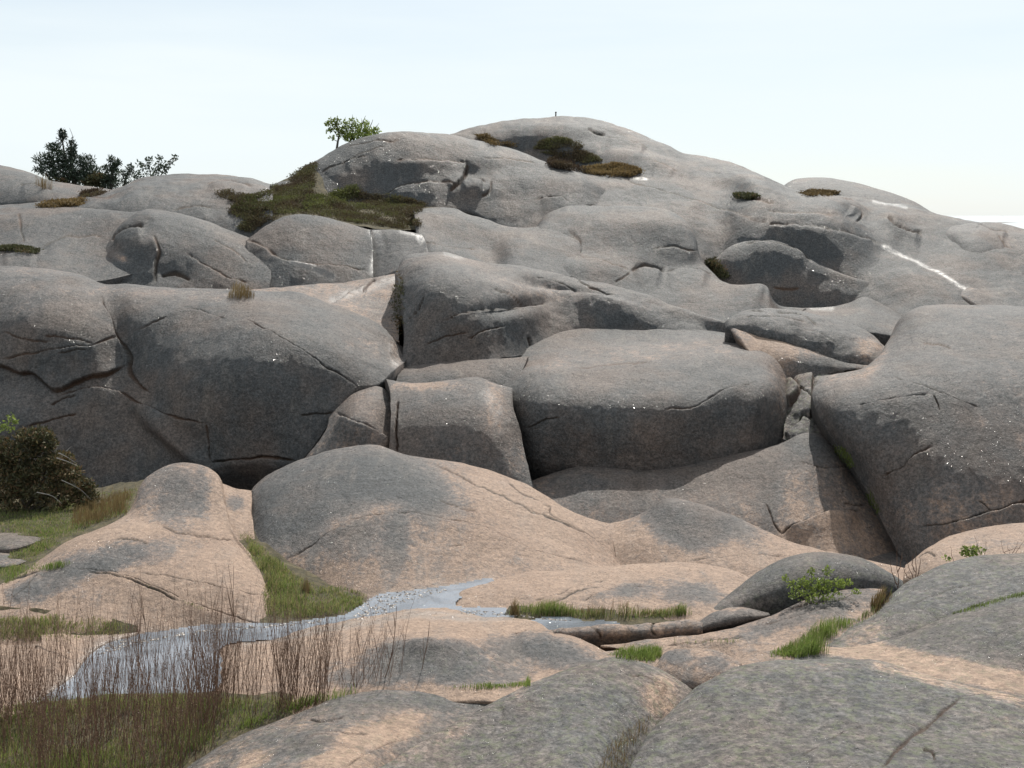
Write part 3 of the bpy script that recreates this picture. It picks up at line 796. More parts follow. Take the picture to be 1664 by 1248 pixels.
rock("granite_slab", "tan and grey sloping slab left of the black cleft at right",
     [[(856, 815, 20.3), (950, 865, 19.8), (1050, 880, 19.6), (1250, 910, 19.1), (1380, 935, 18.8), (1482, 948, 19.2)], [(858, 800, 20.8), (945, 812, 20.4), (1045, 815, 20.3), (1200, 815, 20.1), (1330, 820, 20.0), (1432, 830, 20.7)],
      [(862, 782, 21.8), (900, 769, 21.8), (940, 759, 21.8), (1040, 766, 21.5), (1150, 748, 21.7), (1270, 718, 22), (1300, 703, 22.3), (1330, 702, 22.4), (1368, 722, 22.8)]], prof=[1.1, 1.4],
     lichen=0.5, cracks=[([(1271, 867), (1299, 851), (1335, 837), (1399, 829)], 2.6, .18, .1), ([(1303, 751), (1339, 761), (1379, 759)], 1.8, .1, .04), ([(1243, 819), (1259, 851), (1271, 867)], 1.6, .08), ([(1370, 818), (1385, 821), (1405, 820)], 1.6, .06)],
     blobs=[(1180, 760, 160, 26, .4, -10), (1250, 800, 20, 60, .35), (960, 790, 60, 40, .25), (1330, 870, 120, 50, -.35), (1040, 800, 14, 50, .3), (1300, 720, 40, 18, .3)], wet=[([(1042, 766), (1058, 767)], 4, 1.0)])
rock("granite_block", "huge rounded block filling the right edge beside the black cleft",
     [[(1474, 925, 19.0), (1500, 925, 18.6), (1560, 905, 18.4), (1620, 895, 18.4), (1680, 890, 18.4), (1740, 890, 18.4)], [(1398, 780, 20.6), (1430, 780, 19.9), (1510, 770, 19.3), (1590, 765, 19.2), (1670, 765, 19.2), (1740, 765, 19.2)],
      [(1320, 642, 22.2), (1352, 650, 21.3), (1440, 645, 20.7), (1530, 640, 20.5), (1640, 640, 20.5), (1740, 640, 20.5)], [(1332, 618, 22.9), (1390, 604, 22.7), (1440, 585, 22.8), (1530, 565, 22.6), (1640, 560, 22.6), (1740, 560, 22.6)],
      [(1345, 611, 23.4), (1424, 590, 24.2), (1444, 549, 25.4), (1480, 503, 26.2), (1600, 494, 26.6), (1740, 502, 26.6)]],
     prof=[1.15, 1.15, 1.3, 1.4], lichen=0.8, sm=30, usm=10,
     cracks=[([(1395, 658), (1439, 650), (1511, 642)], 2.0, .1, .04), ([(1515, 644), (1527, 668)], 1.6, .06), ([(1451, 610), (1511, 632), (1591, 664)], 1.8, .08, .03), ([(1435, 775), (1467, 759), (1487, 739), (1515, 725)], 2.4, .14, .06),
             ([(1495, 857), (1559, 847), (1618, 829), (1680, 812)], 2.4, .12, .06), ([(1499, 559), (1523, 559), (1547, 567)], 1.6, .06), ([(1590, 815), (1600, 822), (1610, 830)], 1.6, .05)],
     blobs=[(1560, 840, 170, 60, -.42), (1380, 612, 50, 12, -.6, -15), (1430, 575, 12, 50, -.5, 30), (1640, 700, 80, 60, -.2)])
rock("granite_block", "squarish grey block under the narrow slab in the centre",
     [[(630, 765, 20.8), (700, 770, 20.6), (780, 782, 20.6), (872, 800, 20.5)], [(634, 690, 21.2), (720, 688, 21), (790, 688, 21.1), (848, 712, 21.5)], [(632, 640, 22), (690, 638, 21.9), (770, 632, 21.9), (832, 660, 22)],
      [(626, 614, 22.8), (682, 621, 22.7), (736, 616, 22.8), (776, 611, 22.9), (800, 620, 22.8), (832, 630, 22.6)]], prof=[1.2, 1.2, 1.4], lichen=0.72,
     cracks=[([(863, 735), (866, 770)], 2, .12), ([(645, 650), (643, 690), (646, 735)], 3, .25)], blobs=[(690, 626, 60, 10, -.7), (805, 660, 22, 50, -.6), (840, 740, 30, 30, -.2)], wet=[([(790, 640), (806, 665), (815, 695)], 9, .4)])
rock("granite_block", "cracked triangular block in the angle right of the big left wall",
     [[(478, 765, 20.9), (540, 765, 20.8), (601, 760, 20.7), (660, 760, 20.9)], [(530, 700, 21.5), (567, 692, 21.1), (600, 700, 21.1), (658, 710, 21.6)], [(536, 676, 22.2), (580, 637, 22.7), (618, 628, 22.9), (656, 664, 22.6)]], prof=[1.2, 1.3],
     lichen=0.6, cracks=[([(550, 673), (567, 684), (601, 695), (641, 727)], 2.8, .22, .12), ([(500, 700), (530, 695)], 1.6, .06)])

# ---- near tier, tan granite
rock("tan_granite_block", "pale cream wedge between the knob and the big tan dome",
     [[(360, 895, 15.3), (400, 890, 15.5), (412, 880, 15.6)], [(344, 775, 17), (370, 785, 17.1), (384, 791, 17.1), (410, 795, 17.3)]], prof=[1.2], lichen=0.05, blobs=[(385, 815, 20, 14, .5)])
rock("tan_granite_dome", "large tan dome with grey lichen cap and an arching crack, centre foreground",
     [[(396, 862, 16), (430, 905, 15.3), (470, 930, 14.9), (520, 958, 14.5), (590, 976, 14.1), (660, 976, 14), (730, 970, 14.1), (800, 958, 14.3), (870, 946, 14.6), (930, 938, 14.9), (1010, 926, 15.8)],
      [(394, 838, 16.7), (425, 835, 16.2), (475, 830, 16), (530, 826, 15.9), (600, 830, 15.8), (665, 834, 15.8), (740, 842, 15.9), (810, 856, 15.9), (875, 870, 16), (940, 885, 16.2), (1008, 910, 16.4)],
      [(397, 816, 17.2), (412, 788, 17.9), (455, 760, 18.4), (510, 741, 18.6), (562, 728, 18.7), (610, 722, 18.8), (672, 741, 18.5), (770, 756, 18.4), (860, 787, 18), (930, 830, 17.6), (1004, 853, 17.4)]],
     prof=[1.25, 1.5], lichen=0.22, sm=24, basin=True,
     cracks=[([(462, 914), (500, 890), (550, 859), (594, 843), (635, 836), (675, 836), (732, 846), (769, 853), (813, 868), (867, 893), (910, 903), (958, 918)], 2.5, .075, .035), ([(702, 752), (735, 765), (762, 782), (803, 799), (880, 836), (947, 868)], 1.7, .045),
             ([(885, 821), (897, 822), (895, 834), (931, 856), (964, 878), (1013, 913)], 2.3, .07, .03), ([(712, 811), (756, 829), (776, 836)], 1.4, .03), ([(729, 886), (756, 885)], 1.4, .03), ([(825, 780), (850, 800), (880, 812)], 1.4, .03)],
     blobs=[(520, 795, 155, 66, .8, -8), (650, 780, 95, 40, .55, 20), (455, 860, 80, 40, .6), (700, 815, 60, 24, .25), (600, 880, 110, 36, .28, -15), (645, 900, 26, 60, .22), (560, 850, 100, 14, -.3, -18), (870, 840, 120, 50, -.2, 30)])
rock("tan_granite_dome", "small tan dome with a blue grey patch on top, right of the saddle",
     [[(1004, 926, 16.2), (1060, 935, 15.8), (1120, 940, 15.5), (1200, 945, 15.2), (1330, 955, 14.9), (1520, 965, 14.7)], [(996, 880, 16.8), (1050, 872, 16.6), (1110, 868, 16.5), (1190, 880, 16.3), (1300, 910, 15.7), (1515, 945, 15.2)],
      [(986, 850, 17.6), (1030, 838, 17.6), (1090, 808, 17.6), (1180, 832, 17.3), (1290, 882, 16.5), (1510, 932, 15.5)]], prof=[1.2, 1.5], lichen=0.12,
     cracks=[([(1120, 911), (1180, 905), (1215, 903), (1275, 907)], 2, .05, .03), ([(1310, 885), (1330, 892), (1345, 900)], 1.4, .03)],
     blobs=[(1110, 840, 85, 40, .8, 12), (1190, 855, 60, 24, .35, 20), (1130, 872, 46, 22, .5), (1010, 890, 26, 26, -.1)])
rock("tan_granite_dome", "right hand tan ledge beneath the huge block, with twigs before it",
     [[(1468, 950, 14.5), (1560, 950, 14), (1740, 950, 14)], [(1472, 918, 15), (1510, 887, 15.5), (1550, 868, 15.9), (1580, 861, 16), (1620, 854, 16.1), (1740, 853, 16.1)]], lichen=0.12,
     cracks=[([(1490, 905), (1505, 898), (1520, 905)], 2, .04)], blobs=[(1620, 880, 60, 14, .2)])
rock("tan_granite_outcrop", "tan outcrop with a thumb shaped knob beside the green meadow",
     [[(-60, 1062, 12.3), (20, 1060, 12.3), (80, 1058, 12.35), (140, 1052, 12.4), (200, 1046, 12.5), (260, 1038, 12.6), (310, 1032, 12.7), (350, 1030, 12.7), (385, 1030, 12.7), (420, 1030, 12.7), (456, 1028, 12.7)],
      [(-60, 1000, 12.8), (20, 985, 13), (80, 962, 13.3), (140, 950, 13.4), (200, 942, 13.5), (260, 942, 13.5), (310, 944, 13.5), (350, 948, 13.5), (385, 955, 13.5), (415, 970, 13.4), (452, 1015, 12.9)],
      [(-60, 968, 13.2), (20, 942, 13.7), (70, 918, 14), (120, 885, 14.4), (195, 858, 14.8), (250, 866, 14.7), (300, 873, 14.7), (345, 881, 14.7), (380, 893, 14.6), (412, 930, 14.1), (449, 1005, 13)],
      [(-60, 963, 13.4), (20, 938, 14), (68, 912, 14.3), (118, 879, 14.8), (205, 842, 15.4), (248, 838, 15.4), (295, 838, 15.4), (342, 845, 15.4), (381, 880, 15.1), (414, 922, 14.3), (448, 996, 13.2)],
      [(-60, 960, 13.6), (20, 936, 14.2), (66, 910, 14.6), (118, 876, 15.1), (208, 832, 15.8), (236, 778, 16.5), (292, 751, 16.9), (352, 771, 16.7), (379, 862, 15.4), (416, 914, 14.5), (447, 988, 13.4)]],
     prof=[1.2, 1.2, -1.3, 1.6], lichen=0.08, sm=30, usm=10, basin=True,
     cracks=[([(185, 875), (219, 875), (242, 881)], 1.5, .03), ([(262, 856), (289, 866), (336, 873), (379, 878)], 1.6, .035), ([(118, 923), (162, 927), (219, 940), (262, 960), (293, 975), (336, 990), (404, 1011), (454, 1020)], 2.4, .07, .035),
             ([(140, 930), (200, 940), (240, 955), (290, 982)], 1.8, .05), ([(222, 929), (269, 936), (320, 947), (370, 958), (424, 968)], 1.8, .05, .02), ([(20, 973), (44, 952), (61, 936)], 2, .05, .02), ([(-20, 946), (20, 938), (66, 930)], 2.4, .06)],
     blobs=[(180, 905, 110, 24, .62, -8), (280, 800, 62, 60, .62, 10), (90, 945, 90, 20, .5, -15), (40, 970, 40, 24, .35), (240, 860, 30, 8, -.3), (330, 800, 14, 50, .25), (150, 965, 60, 16, .3)])
rock("tan_granite_slab", "flat tan slab left of the pond behind the twigs",
     [[Z(-60, 1200, -4.95), Z(10, 1185, -4.95), Z(70, 1150, -4.95), Z(140, 1095, -4.95), Z(230, 1052, -4.95)], [Z(-60, 1050, -4.88), Z(0, 1049, -4.88), Z(60, 1048, -4.88), Z(130, 1044, -4.9), Z(225, 1034, -4.95)]], prof=[1.1], lichen=0.0, basin="bank",
     cracks=[([(-20, 1046), (40, 1053), (87, 1069), (125, 1080)], 1.8, .03, .02)], rough=.6)
rock("tan_granite_slab", "low tan hump between the stream and the sedge strip",
     [[Z(718, 1004, -5.06), Z(760, 1006, -5.04), Z(830, 1006, -5.03), Z(1000, 1014, -5.0), Z(1150, 1022, -4.95)], [(729, 985, 13.6), (745, 966, 13.9), (790, 946, 14.4), (840, 932, 14.8), (920, 924, 15), (1000, 916, 15.1), (1080, 913, 15.1), (1150, 918, 15), (1215, 937, 14.5), (1236, 955, 14)]],
     prof=[1.3], lichen=0.1, wet=[([(735, 994), (790, 996), (850, 1000)], 5, .8)], cracks=[([(867, 976), (904, 968), (937, 954), (988, 939)], 1.8, .05, .02), ([(948, 979), (988, 959), (1032, 951), (1050, 950)], 1.8, .05, .02), ([(890, 985), (930, 968), (980, 950)], 1.5, .03)],
     blobs=[(1120, 965, 70, 22, .55), (1040, 955, 50, 14, .3, -15), (990, 970, 60, 14, .25, -20)])
rock("tan_granite_slab", "tan rock shelf with a grey shoulder on the near bank of the stream",
     [[Z(300, 1165, -5.0), Z(500, 1165, -4.9), Z(620, 1150, -4.86), Z(760, 1140, -4.8), Z(860, 1140, -4.75), (960, 1115, 10.6), (1035, 1095, 10.9)], [Z(300, 1095, -4.97), Z(420, 1085, -4.86), Z(500, 1080, -4.82), Z(620, 1065, -4.72), Z(740, 1055, -4.66), (850, 1056, 11.9), (940, 1064, 11.6), (1015, 1076, 11.4)],
      [Z(300, 1052, -4.99), Z(400, 1046, -4.91), Z(480, 1030, -4.905), Z(550, 1020, -4.905), Z(618, 1006, -4.905), Z(668, 994, -4.905), Z(736, 998, -4.895), Z(786, 1003, -4.89), (837, 1008, 12.75), (880, 1018, 12.6), (892, 1031, 12.3), (940, 1043, 12.1), (975, 1059, 11.8), (1018, 1076, 11.4)],
      [Z(300, 1028, -5.06), Z(400, 1026, -5.04), Z(480, 1014, -5.04), Z(550, 1003, -5.04), Z(618, 988, -5.04), Z(668, 976, -5.04), Z(736, 983, -4.99), Z(786, 996, -4.97), (837, 1002, 12.95), (880, 1014, 12.7), (892, 1028, 12.4), (940, 1040, 12.2), (975, 1056, 11.9), (1018, 1074, 11.5)]],
     prof=[1.2, 1.2, 1.5], lichen=0.12, crest=False, usm=2, sm=8, wet=[([(400, 1042), (480, 1031), (550, 1022), (618, 1010), (668, 999), (736, 1003), (830, 1003)], 5, .8)], bumps=[(700, 1050, 70, 14, .1), (860, 1060, 70, 20, .1)], mossb=[(740, 1075, 80, 20, .4)],
     cracks=[([(835, 1032), (862, 1029), (884, 1027), (905, 1032)], 2.2, .06, .03)], blobs=[(700, 1060, 110, 26, .75), (900, 1062, 90, 24, .72, 12), (620, 1095, 120, 26, .5), (780, 1095, 90, 22, .5), (800, 1030, 80, 10, -.1)])
rock("granite_dome", "dark grey whaleback with a leafy shrub in front",
     [[(1136, 1018, 13.0), (1250, 1014, 13.05), (1400, 992, 13.1), (1470, 957, 13.3)], [(1137, 1010, 13.0), (1220, 978, 13.05), (1320, 950, 13.05), (1420, 942, 13.2), (1468, 949, 13.4)], [(1138, 1006, 13.1), (1180, 968, 13.6), (1220, 936, 14), (1271, 910, 14.3), (1319, 901, 14.4), (1359, 902, 14.4), (1399, 910, 14.3), (1431, 924, 14), (1466, 944, 13.6)]],
     prof=[1.7], lichen=0.95, moss=0.3, blobs=[(1200, 985, 40, 20, -.3)])
rock("granite_ledge", "thin flat ledge with an undercut edge below the sedge",
     [[(884, 1037, 12.45), (960, 1037, 12.38), (1050, 1035, 12.38), (1140, 1029, 12.42)], [(888, 1032, 12.43), (955, 1029, 12.33), (1040, 1026, 12.33), (1139, 1020, 12.38)], [(900, 1027, 12.43), (950, 1019, 12.48), (1010, 1014, 12.58), (1080, 1009, 12.68), (1125, 1006, 12.68), (1140, 1013, 12.58)]], prof=[1.9], lichen=0.42, rough=2.0, cracks=[([(960, 1019), (972, 1028), (975, 1036)], 2, .04), ([(1062, 1010), (1058, 1022), (1066, 1032)], 2, .04)])
rock("granite_block", "small grey wedge at the left foot of the whaleback",
     [[(1132, 1036, 12.9), (1180, 1030, 12.9), (1252, 1008, 12.9)], [(1134, 1022, 12.5), (1185, 1008, 12.5), (1250, 1000, 12.6)], [(1136, 1012, 12.8), (1160, 994, 12.95), (1195, 983, 13.1), (1248, 996, 12.9)]], prof=[1.8], lichen=0.75, blobs=[(1190, 988, 40, 7, -.4)])
rock("granite_slab", "long pale slab slanting up between whaleback and sedge grass",
     [[(965, 1060, 11.8), (1040, 1100, 11), (1130, 1118, 10.7), (1240, 1098, 10.8), (1330, 1070, 11.2), (1440, 1010, 12.2)], [(1010, 1055, 12), (1080, 1065, 11.7), (1160, 1065, 11.6), (1250, 1050, 11.7), (1330, 1020, 12), (1436, 985, 12.6)],
      [(975, 1050, 12.2), (1080, 1033, 12.3), (1150, 1027, 12.3), (1200, 1016, 12.4), (1259, 998, 12.6), (1295, 982, 12.8), (1339, 968, 13), (1379, 958, 13.2), (1436, 958, 13.2)]], prof=[1.2, 1.5],
     lichen=0.3, bumps=[(1150, 1065, 60, 14, -.08)], cracks=[([(1239, 1016), (1299, 1004), (1339, 992), (1371, 986)], 1.8, .05, .02), ([(1080, 1050), (1140, 1045), (1210, 1038)], 2, .05, .02), ([(1280, 990), (1340, 978), (1390, 975)], 1.5, .03)],
     blobs=[(1340, 985, 90, 22, .4, -15), (1250, 1020, 60, 14, .3, -15)])
rock("granite_boulder", "low rounded grey stone between two grass patches",
     [[(1056, 1105, 10.9), (1110, 1118, 10.7), (1190, 1108, 10.6)], [(1062, 1086, 11.1), (1082, 1059, 11.3), (1115, 1051, 11.4), (1165, 1056, 11.3), (1204, 1078, 10.9)]], prof=[1.5], lichen=0.35, blobs=[(1100, 1065, 30, 12, .35), (1160, 1080, 30, 16, .3)])
# ---- foreground, lichen grey
rock("granite_dome", "grey rock shoulder above the long grassy groove at right",
     [[(1308, 1064, 11.2), (1380, 1064, 11.2), (1451, 1056, 11.3), (1499, 1042, 11.4), (1559, 1016, 11.7), (1618, 998, 11.8), (1740, 980, 11.8)], [(1318, 1052, 11.6), (1359, 1031, 11.9), (1419, 1000, 12.3), (1447, 968, 12.7), (1479, 944, 13), (1519, 920, 13.3), (1559, 906, 13.5), (1599, 900, 13.6), (1740, 899, 13.6)]],
     prof=[1.35], lichen=0.8, moss=0.55, blobs=[(1400, 1035, 60, 18, -.4, -20)], cracks=[([(1480, 985), (1540, 960), (1600, 945)], 1.4, .02)])
rock("granite_dome", "grey rock below the grassy groove with a tan trough along its foot",
     [[(1280, 1090, 10.3), (1400, 1095, 10.2), (1500, 1115, 9.9), (1600, 1140, 9.5), (1740, 1180, 9.1)], [(1300, 1064, 10.9), (1400, 1062, 10.9), (1500, 1072, 10.5), (1600, 1085, 10.2), (1740, 1120, 9.8)],
      [(1316, 1054, 11.3), (1380, 1052, 11.35), (1451, 1037, 11.4), (1499, 1022, 11.55), (1559, 996, 11.75), (1618, 976, 11.85), (1664, 966, 11.85), (1740, 952, 11.9)]], prof=[-1.2, 1.5], lichen=0.82, moss=0.4,
     blobs=[(1480, 1075, 230, 20, -1.0, 13), (1360, 1058, 70, 10, -.6), (1640, 1100, 90, 18, -.6, 17)])
rock("granite_dome", "big lichen grey dome in the bottom right corner with a brown soil crack",
     [[(1014, 1310, 7.6), (1200, 1370, 6.6), (1450, 1380, 6.3), (1760, 1380, 6.3)], [(1018, 1262, 8), (1180, 1200, 8.4), (1440, 1190, 8.4), (1760, 1230, 8.0)],
      [(1024, 1246, 8.2), (1040, 1213, 8.6), (1060, 1188, 8.9), (1100, 1148, 9.4), (1140, 1112, 9.8), (1180, 1088, 10.1), (1223, 1076, 10.3), (1299, 1070, 10.4), (1379, 1070, 10.4), (1439, 1076, 10.3), (1499, 1092, 10), (1559, 1108, 9.8), (1664, 1136, 9.4), (1760, 1165, 9.1)]],
     prof=[1.2, 1.6], lichen=0.85, moss=0.75, cracks=[([(1303, 1227), (1359, 1199), (1399, 1183), (1499, 1177)], 2.6, .045, .02), ([(1430, 1248), (1479, 1199), (1519, 1167), (1567, 1130)], 3.4, .02), ([(1567, 1130), (1600, 1128), (1664, 1136)], 2, .03, .01), ([(1500, 1215), (1515, 1222), (1520, 1235)], 3, .04)],
     blobs=[(1560, 1110, 160, 14, -.6, 14), (1300, 1085, 120, 10, -.25), (1620, 1180, 90, 40, -.2)])
rock("granite_slab", "low tan and grey slab beside the twig thicket at the bottom",
     [[(230, 1360, 8.0), (500, 1360, 7.4), (700, 1360, 8.3), (880, 1340, 9.0)], [(262, 1280, 8.7), (330, 1228, 9.3), (400, 1191, 9.7), (500, 1152, 10.1), (550, 1131, 10.4), (611, 1122, 10.6), (702, 1123, 10.7), (742, 1125, 10.75), (836, 1122, 10.8), (885, 1130, 10.7)]],
     prof=[1.35], lichen=0.58, moss=0.25, cracks=[([(500, 1165), (530, 1168), (560, 1160)], 2.4, .05), ([(560, 1248), (620, 1215), (700, 1190)], 2, .03, .02), ([(500, 1200), (540, 1190), (600, 1192)], 1.6, .02)],
     blobs=[(610, 1195, 90, 26, -.6, -20), (480, 1210, 60, 20, .3), (700, 1140, 120, 14, .25), (560, 1240, 80, 16, -.4), (420, 1230, 60, 14, -.35, -30)])
rock("granite_dome", "lichen grey foreground dome sloping to the dry grass crevice",
     [[(540, 1370, 7.4), (760, 1380, 7), (920, 1370, 7.2), (1060, 1310, 8.8)], [(620, 1270, 8.2), (740, 1215, 8.9), (880, 1180, 9.2), (980, 1170, 9.3), (1100, 1190, 9.9)],
      [(592, 1262, 8.3), (700, 1197, 9.1), (780, 1152, 9.7), (850, 1115, 10.2), (900, 1093, 10.5), (975, 1073, 10.9), (1005, 1071, 11.0), (1060, 1085, 11.0), (1100, 1101, 10.9), (1140, 1128, 10.7)]], prof=[1.2, 1.5], lichen=0.8, moss=0.7,
     cracks=[([(810, 1154), (870, 1141)], 1.8, .03, .02), ([(1025, 1097), (1060, 1107), (1085, 1120)], 2.2, .04, .02)], blobs=[(1075, 1130, 34, 40, -.7, 35), (700, 1210, 90, 16, -.3, -28), (860, 1115, 40, 10, -.3, -30)])

# ------------------------------------------------------------------ soil and stream bed
def sheet(name, label, curves, mat, kind="structure", cat=None, z=None, nu=90, nv=26, amp=0.03, attrs=None):
    S = [sample_curve(c, nu, False) for c in curves]
    rows = []
    for k in range(len(S) - 1):
        for j in range(0 if k == 0 else 1, nv + 1):
            rows.append(S[k] + (S[k + 1] - S[k]) * (j / nv))
    R = np.stack(rows)
    P = at(R[..., 0], R[..., 1], R[..., 2]) if z is None else at_z(R[..., 0], R[..., 1], np.full(R.shape[:2], z))
    P[..., 2] += amp * pnoise(P * 2.1) + amp * 0.5 * pnoise(P * 6.3)
    nr, nc = P.shape[:2]
    idx = np.arange(nr * nc).reshape(nr, nc)
    Fq = np.stack([idx[:-1, :-1], idx[:-1, 1:], idx[1:, 1:], idx[1:, :-1]], -1).reshape(-1, 4)
    z0 = np.zeros(nr * nc)
    at_ = {"lichen": z0 + (attrs or 0.1), "soil": z0, "wet": z0 + 0.6, "moss": z0}
    return link(name, make_mesh(name, P.reshape(-1, 3), Fq, at_, mat), label, cat, None, kind)


sheet("stream_bed", "smooth tan granite bed under the shallow pond and stream", [[(-200, 1300, 0), (400, 1300, 0), (760, 1160, 0)], [(-120, 1000, 0), (500, 985, 0), (880, 935, 0)]], GRANITE, z=-5.03, amp=0.01)
sheet("meadow_soil", "dark soil under the twig thicket in the bottom left corner",
      [[(-140, 1420, 0), (150, 1420, 0), (330, 1360, 0)], [(-120, 1280, 0), (150, 1280, 0), (330, 1240, 0), (420, 1200, 0)], [(-100, 1166, 0), (60, 1142, 0), (330, 1122, 0), (430, 1128, 0), (560, 1128, 0), (660, 1122, 0)]], SOIL, z=-4.89, amp=0.04)
sheet("meadow_soil", "soil of the small green meadow at the left edge",
      [[(-80, 960, 13.5), (20, 950, 13.6), (70, 930, 14), (140, 895, 14.6)], [(-80, 860, 16.5), (60, 855, 16.6), (150, 850, 16.6), (215, 840, 16.2)], [(-80, 790, 20.5), (60, 790, 20.5), (150, 790, 20.5), (235, 780, 20.3)]], SOIL, amp=0.06)
sheet("meadow_soil", "soil of the narrow grassy gully between knob and tan dome",
      [[(425, 1015, 12.8), (500, 1015, 12.8), (605, 1000, 13.2)], [(400, 930, 14.3), (440, 935, 14.3), (520, 962, 13.9), (600, 980, 13.6)], [(375, 850, 16.2), (400, 850, 16.2), (430, 880, 15.6), (470, 915, 15)]], SOIL, amp=0.04)
sheet("meadow_soil", "wet soil of the low grass tongue beside the pond", [[(-60, 1048, 12.45), (80, 1046, 12.45), (220, 1036, 12.55)], [(-60, 985, 13.0), (60, 990, 12.95), (150, 1000, 12.95), (225, 1018, 12.7)]], SOIL, amp=0.03)
sheet("meadow_soil", "peaty soil under the sedge strip beside the tan hump", [[(815, 1006, 13.0), (960, 1020, 12.75), (1130, 1010, 12.9)], [(828, 985, 13.25), (960, 990, 13.2), (1110, 990, 13.2)]], SOIL, amp=0.03)


sheet("heath_soil", "dark peat under the heather bank in the upper hollow",
      [[(384, 384, 34.9), (430, 366, 35), (464, 352, 35.2), (530, 357, 35.3), (610, 372, 34.6), (690, 374, 36.4), (735, 374, 39.5)], [(360, 330, 38.5), (420, 328, 38.5), (500, 332, 38.8), (560, 340, 38.8), (620, 346, 38.8), (694, 345, 39.7), (735, 345, 41)],
       [(342, 312, 42.5), (400, 312, 43), (470, 288, 44), (518, 262, 44.9), (530, 318, 41.9), (620, 326, 41.9), (696, 332, 41.7), (735, 332, 42.5)]], SOIL, amp=0.05)


def water_poly(name, label, poly, z, mat, grow=0.0):
    """a level sheet of water: every cell of a fine grid that lies inside the outline, or within GROW pixels of it under the banks"""
    poly = np.asarray(poly, float)
    st = 2.5
    gx = np.arange(poly[:, 0].min() - grow, poly[:, 0].max() + grow + st, st)
    gy = np.arange(poly[:, 1].min() - grow, poly[:, 1].max() + grow + st, st)
    X, Y = np.meshgrid(gx, gy)
    dist, _, _ = seg_dist(X, Y, np.vstack([poly, poly[:1]]))
    ok = in_poly(X, Y, poly) | (dist < grow)
    P = at_z(X, Y, np.full(X.shape, z))
    idx = np.arange(X.size).reshape(X.shape)
    Fq = np.stack([idx[:-1, :-1], idx[1:, :-1], idx[1:, 1:], idx[:-1, 1:]], -1)[ok[:-1, :-1] & ok[1:, :-1] & ok[1:, 1:] & ok[:-1, 1:]]
    used, inv = np.unique(Fq, return_inverse=True)
    return link(name, make_mesh(name, P.reshape(-1, 3)[used], inv.reshape(-1, 4), None, mat), label, None, None, "structure")


WATER = water_mat("stream_water", 6.0, 0.55, (0.22, 0.238, 0.27), 0.10)  # light bluish base paints the sky sheen into the water
water_poly("water", "shallow pond and stream reflecting the sky between the tan rocks", SHORE, WATER_Z, WATER, 7.0)
water_poly("water", "small shining pool at the foot of the sedge strip", sample_curve([(862, 1009, 0), (890, 1002, 0), (950, 1006, 0), (1010, 1014, 0), (990, 1021, 0), (940, 1026, 0), (892, 1028, 0), (870, 1020, 0), (862, 1009, 0)], 60, False)[:-1, :2], -4.925, WATER, 2.0)

rock("granite_boulder", "grey stone lying in the meadow grass at the left edge, the upper one", [[(-40, 885, 15.5), (20, 885, 15.3), (74, 868, 15.8)], [(-40, 857, 17.2), (10, 853, 17.3), (45, 858, 17), (72, 867, 16.3)]], lichen=0.7, moss=.3)
rock("granite_boulder", "grey stone lying in the meadow grass at the left edge, the lower one", [[(-40, 915, 14.6), (20, 912, 14.6), (46, 903, 14.8)], [(-40, 888, 15.9), (8, 885, 16.0), (30, 892, 15.6), (45, 903, 15)]], lichen=0.65, moss=.3)
for o_ in [o_ for o_ in SC.objects if o_.name.startswith('granite_boulder') and 'meadow grass' in o_['label']]:
    o_.location.z = -.07
rock("skerry", "low dark skerry far out in the shining sea", [[(1605, 365, 1250), (1640, 366, 1250), (1690, 366, 1250)], [(1606, 363, 1270), (1622, 360.4, 1280), (1642, 360.8, 1280), (1662, 362, 1280), (1690, 363, 1275)]],
     lichen=0.9, back=(30, 10), step=0.6, rough=.4)

# ------------------------------------------------------------------ plants
bpy.context.view_layer.update()
DG = bpy.context.evaluated_depsgraph_get()
ORG = Vector((0, 0, 0))


def ground(px, py, wet=False):
    r = rays(px, py)
    ok, loc, nor, i, ob, mt = SC.ray_cast(DG, ORG, Vector(r))
    if not ok or ob.name.startswith(("sea", "granite_boulder")) or (ob.name.startswith("water") and not wet):
        return None
    return np.array(loc)


def scatter(poly, n, wet=False):
    poly = np.asarray(poly, float)
    lo, hi = poly.min(0), poly.max(0)
    out = []
    tries = 0
    while len(out) < n and tries < 30:
        q = RNG.uniform(lo, hi, size=(n, 2))
        q = q[in_poly(q[:, 0], q[:, 1], poly)]
        for a in q:
            g = ground(*a, wet)
            if g is not None:
                out.append(g)
            if len(out) >= n:
                break
        tries += 1
    return np.array(out)


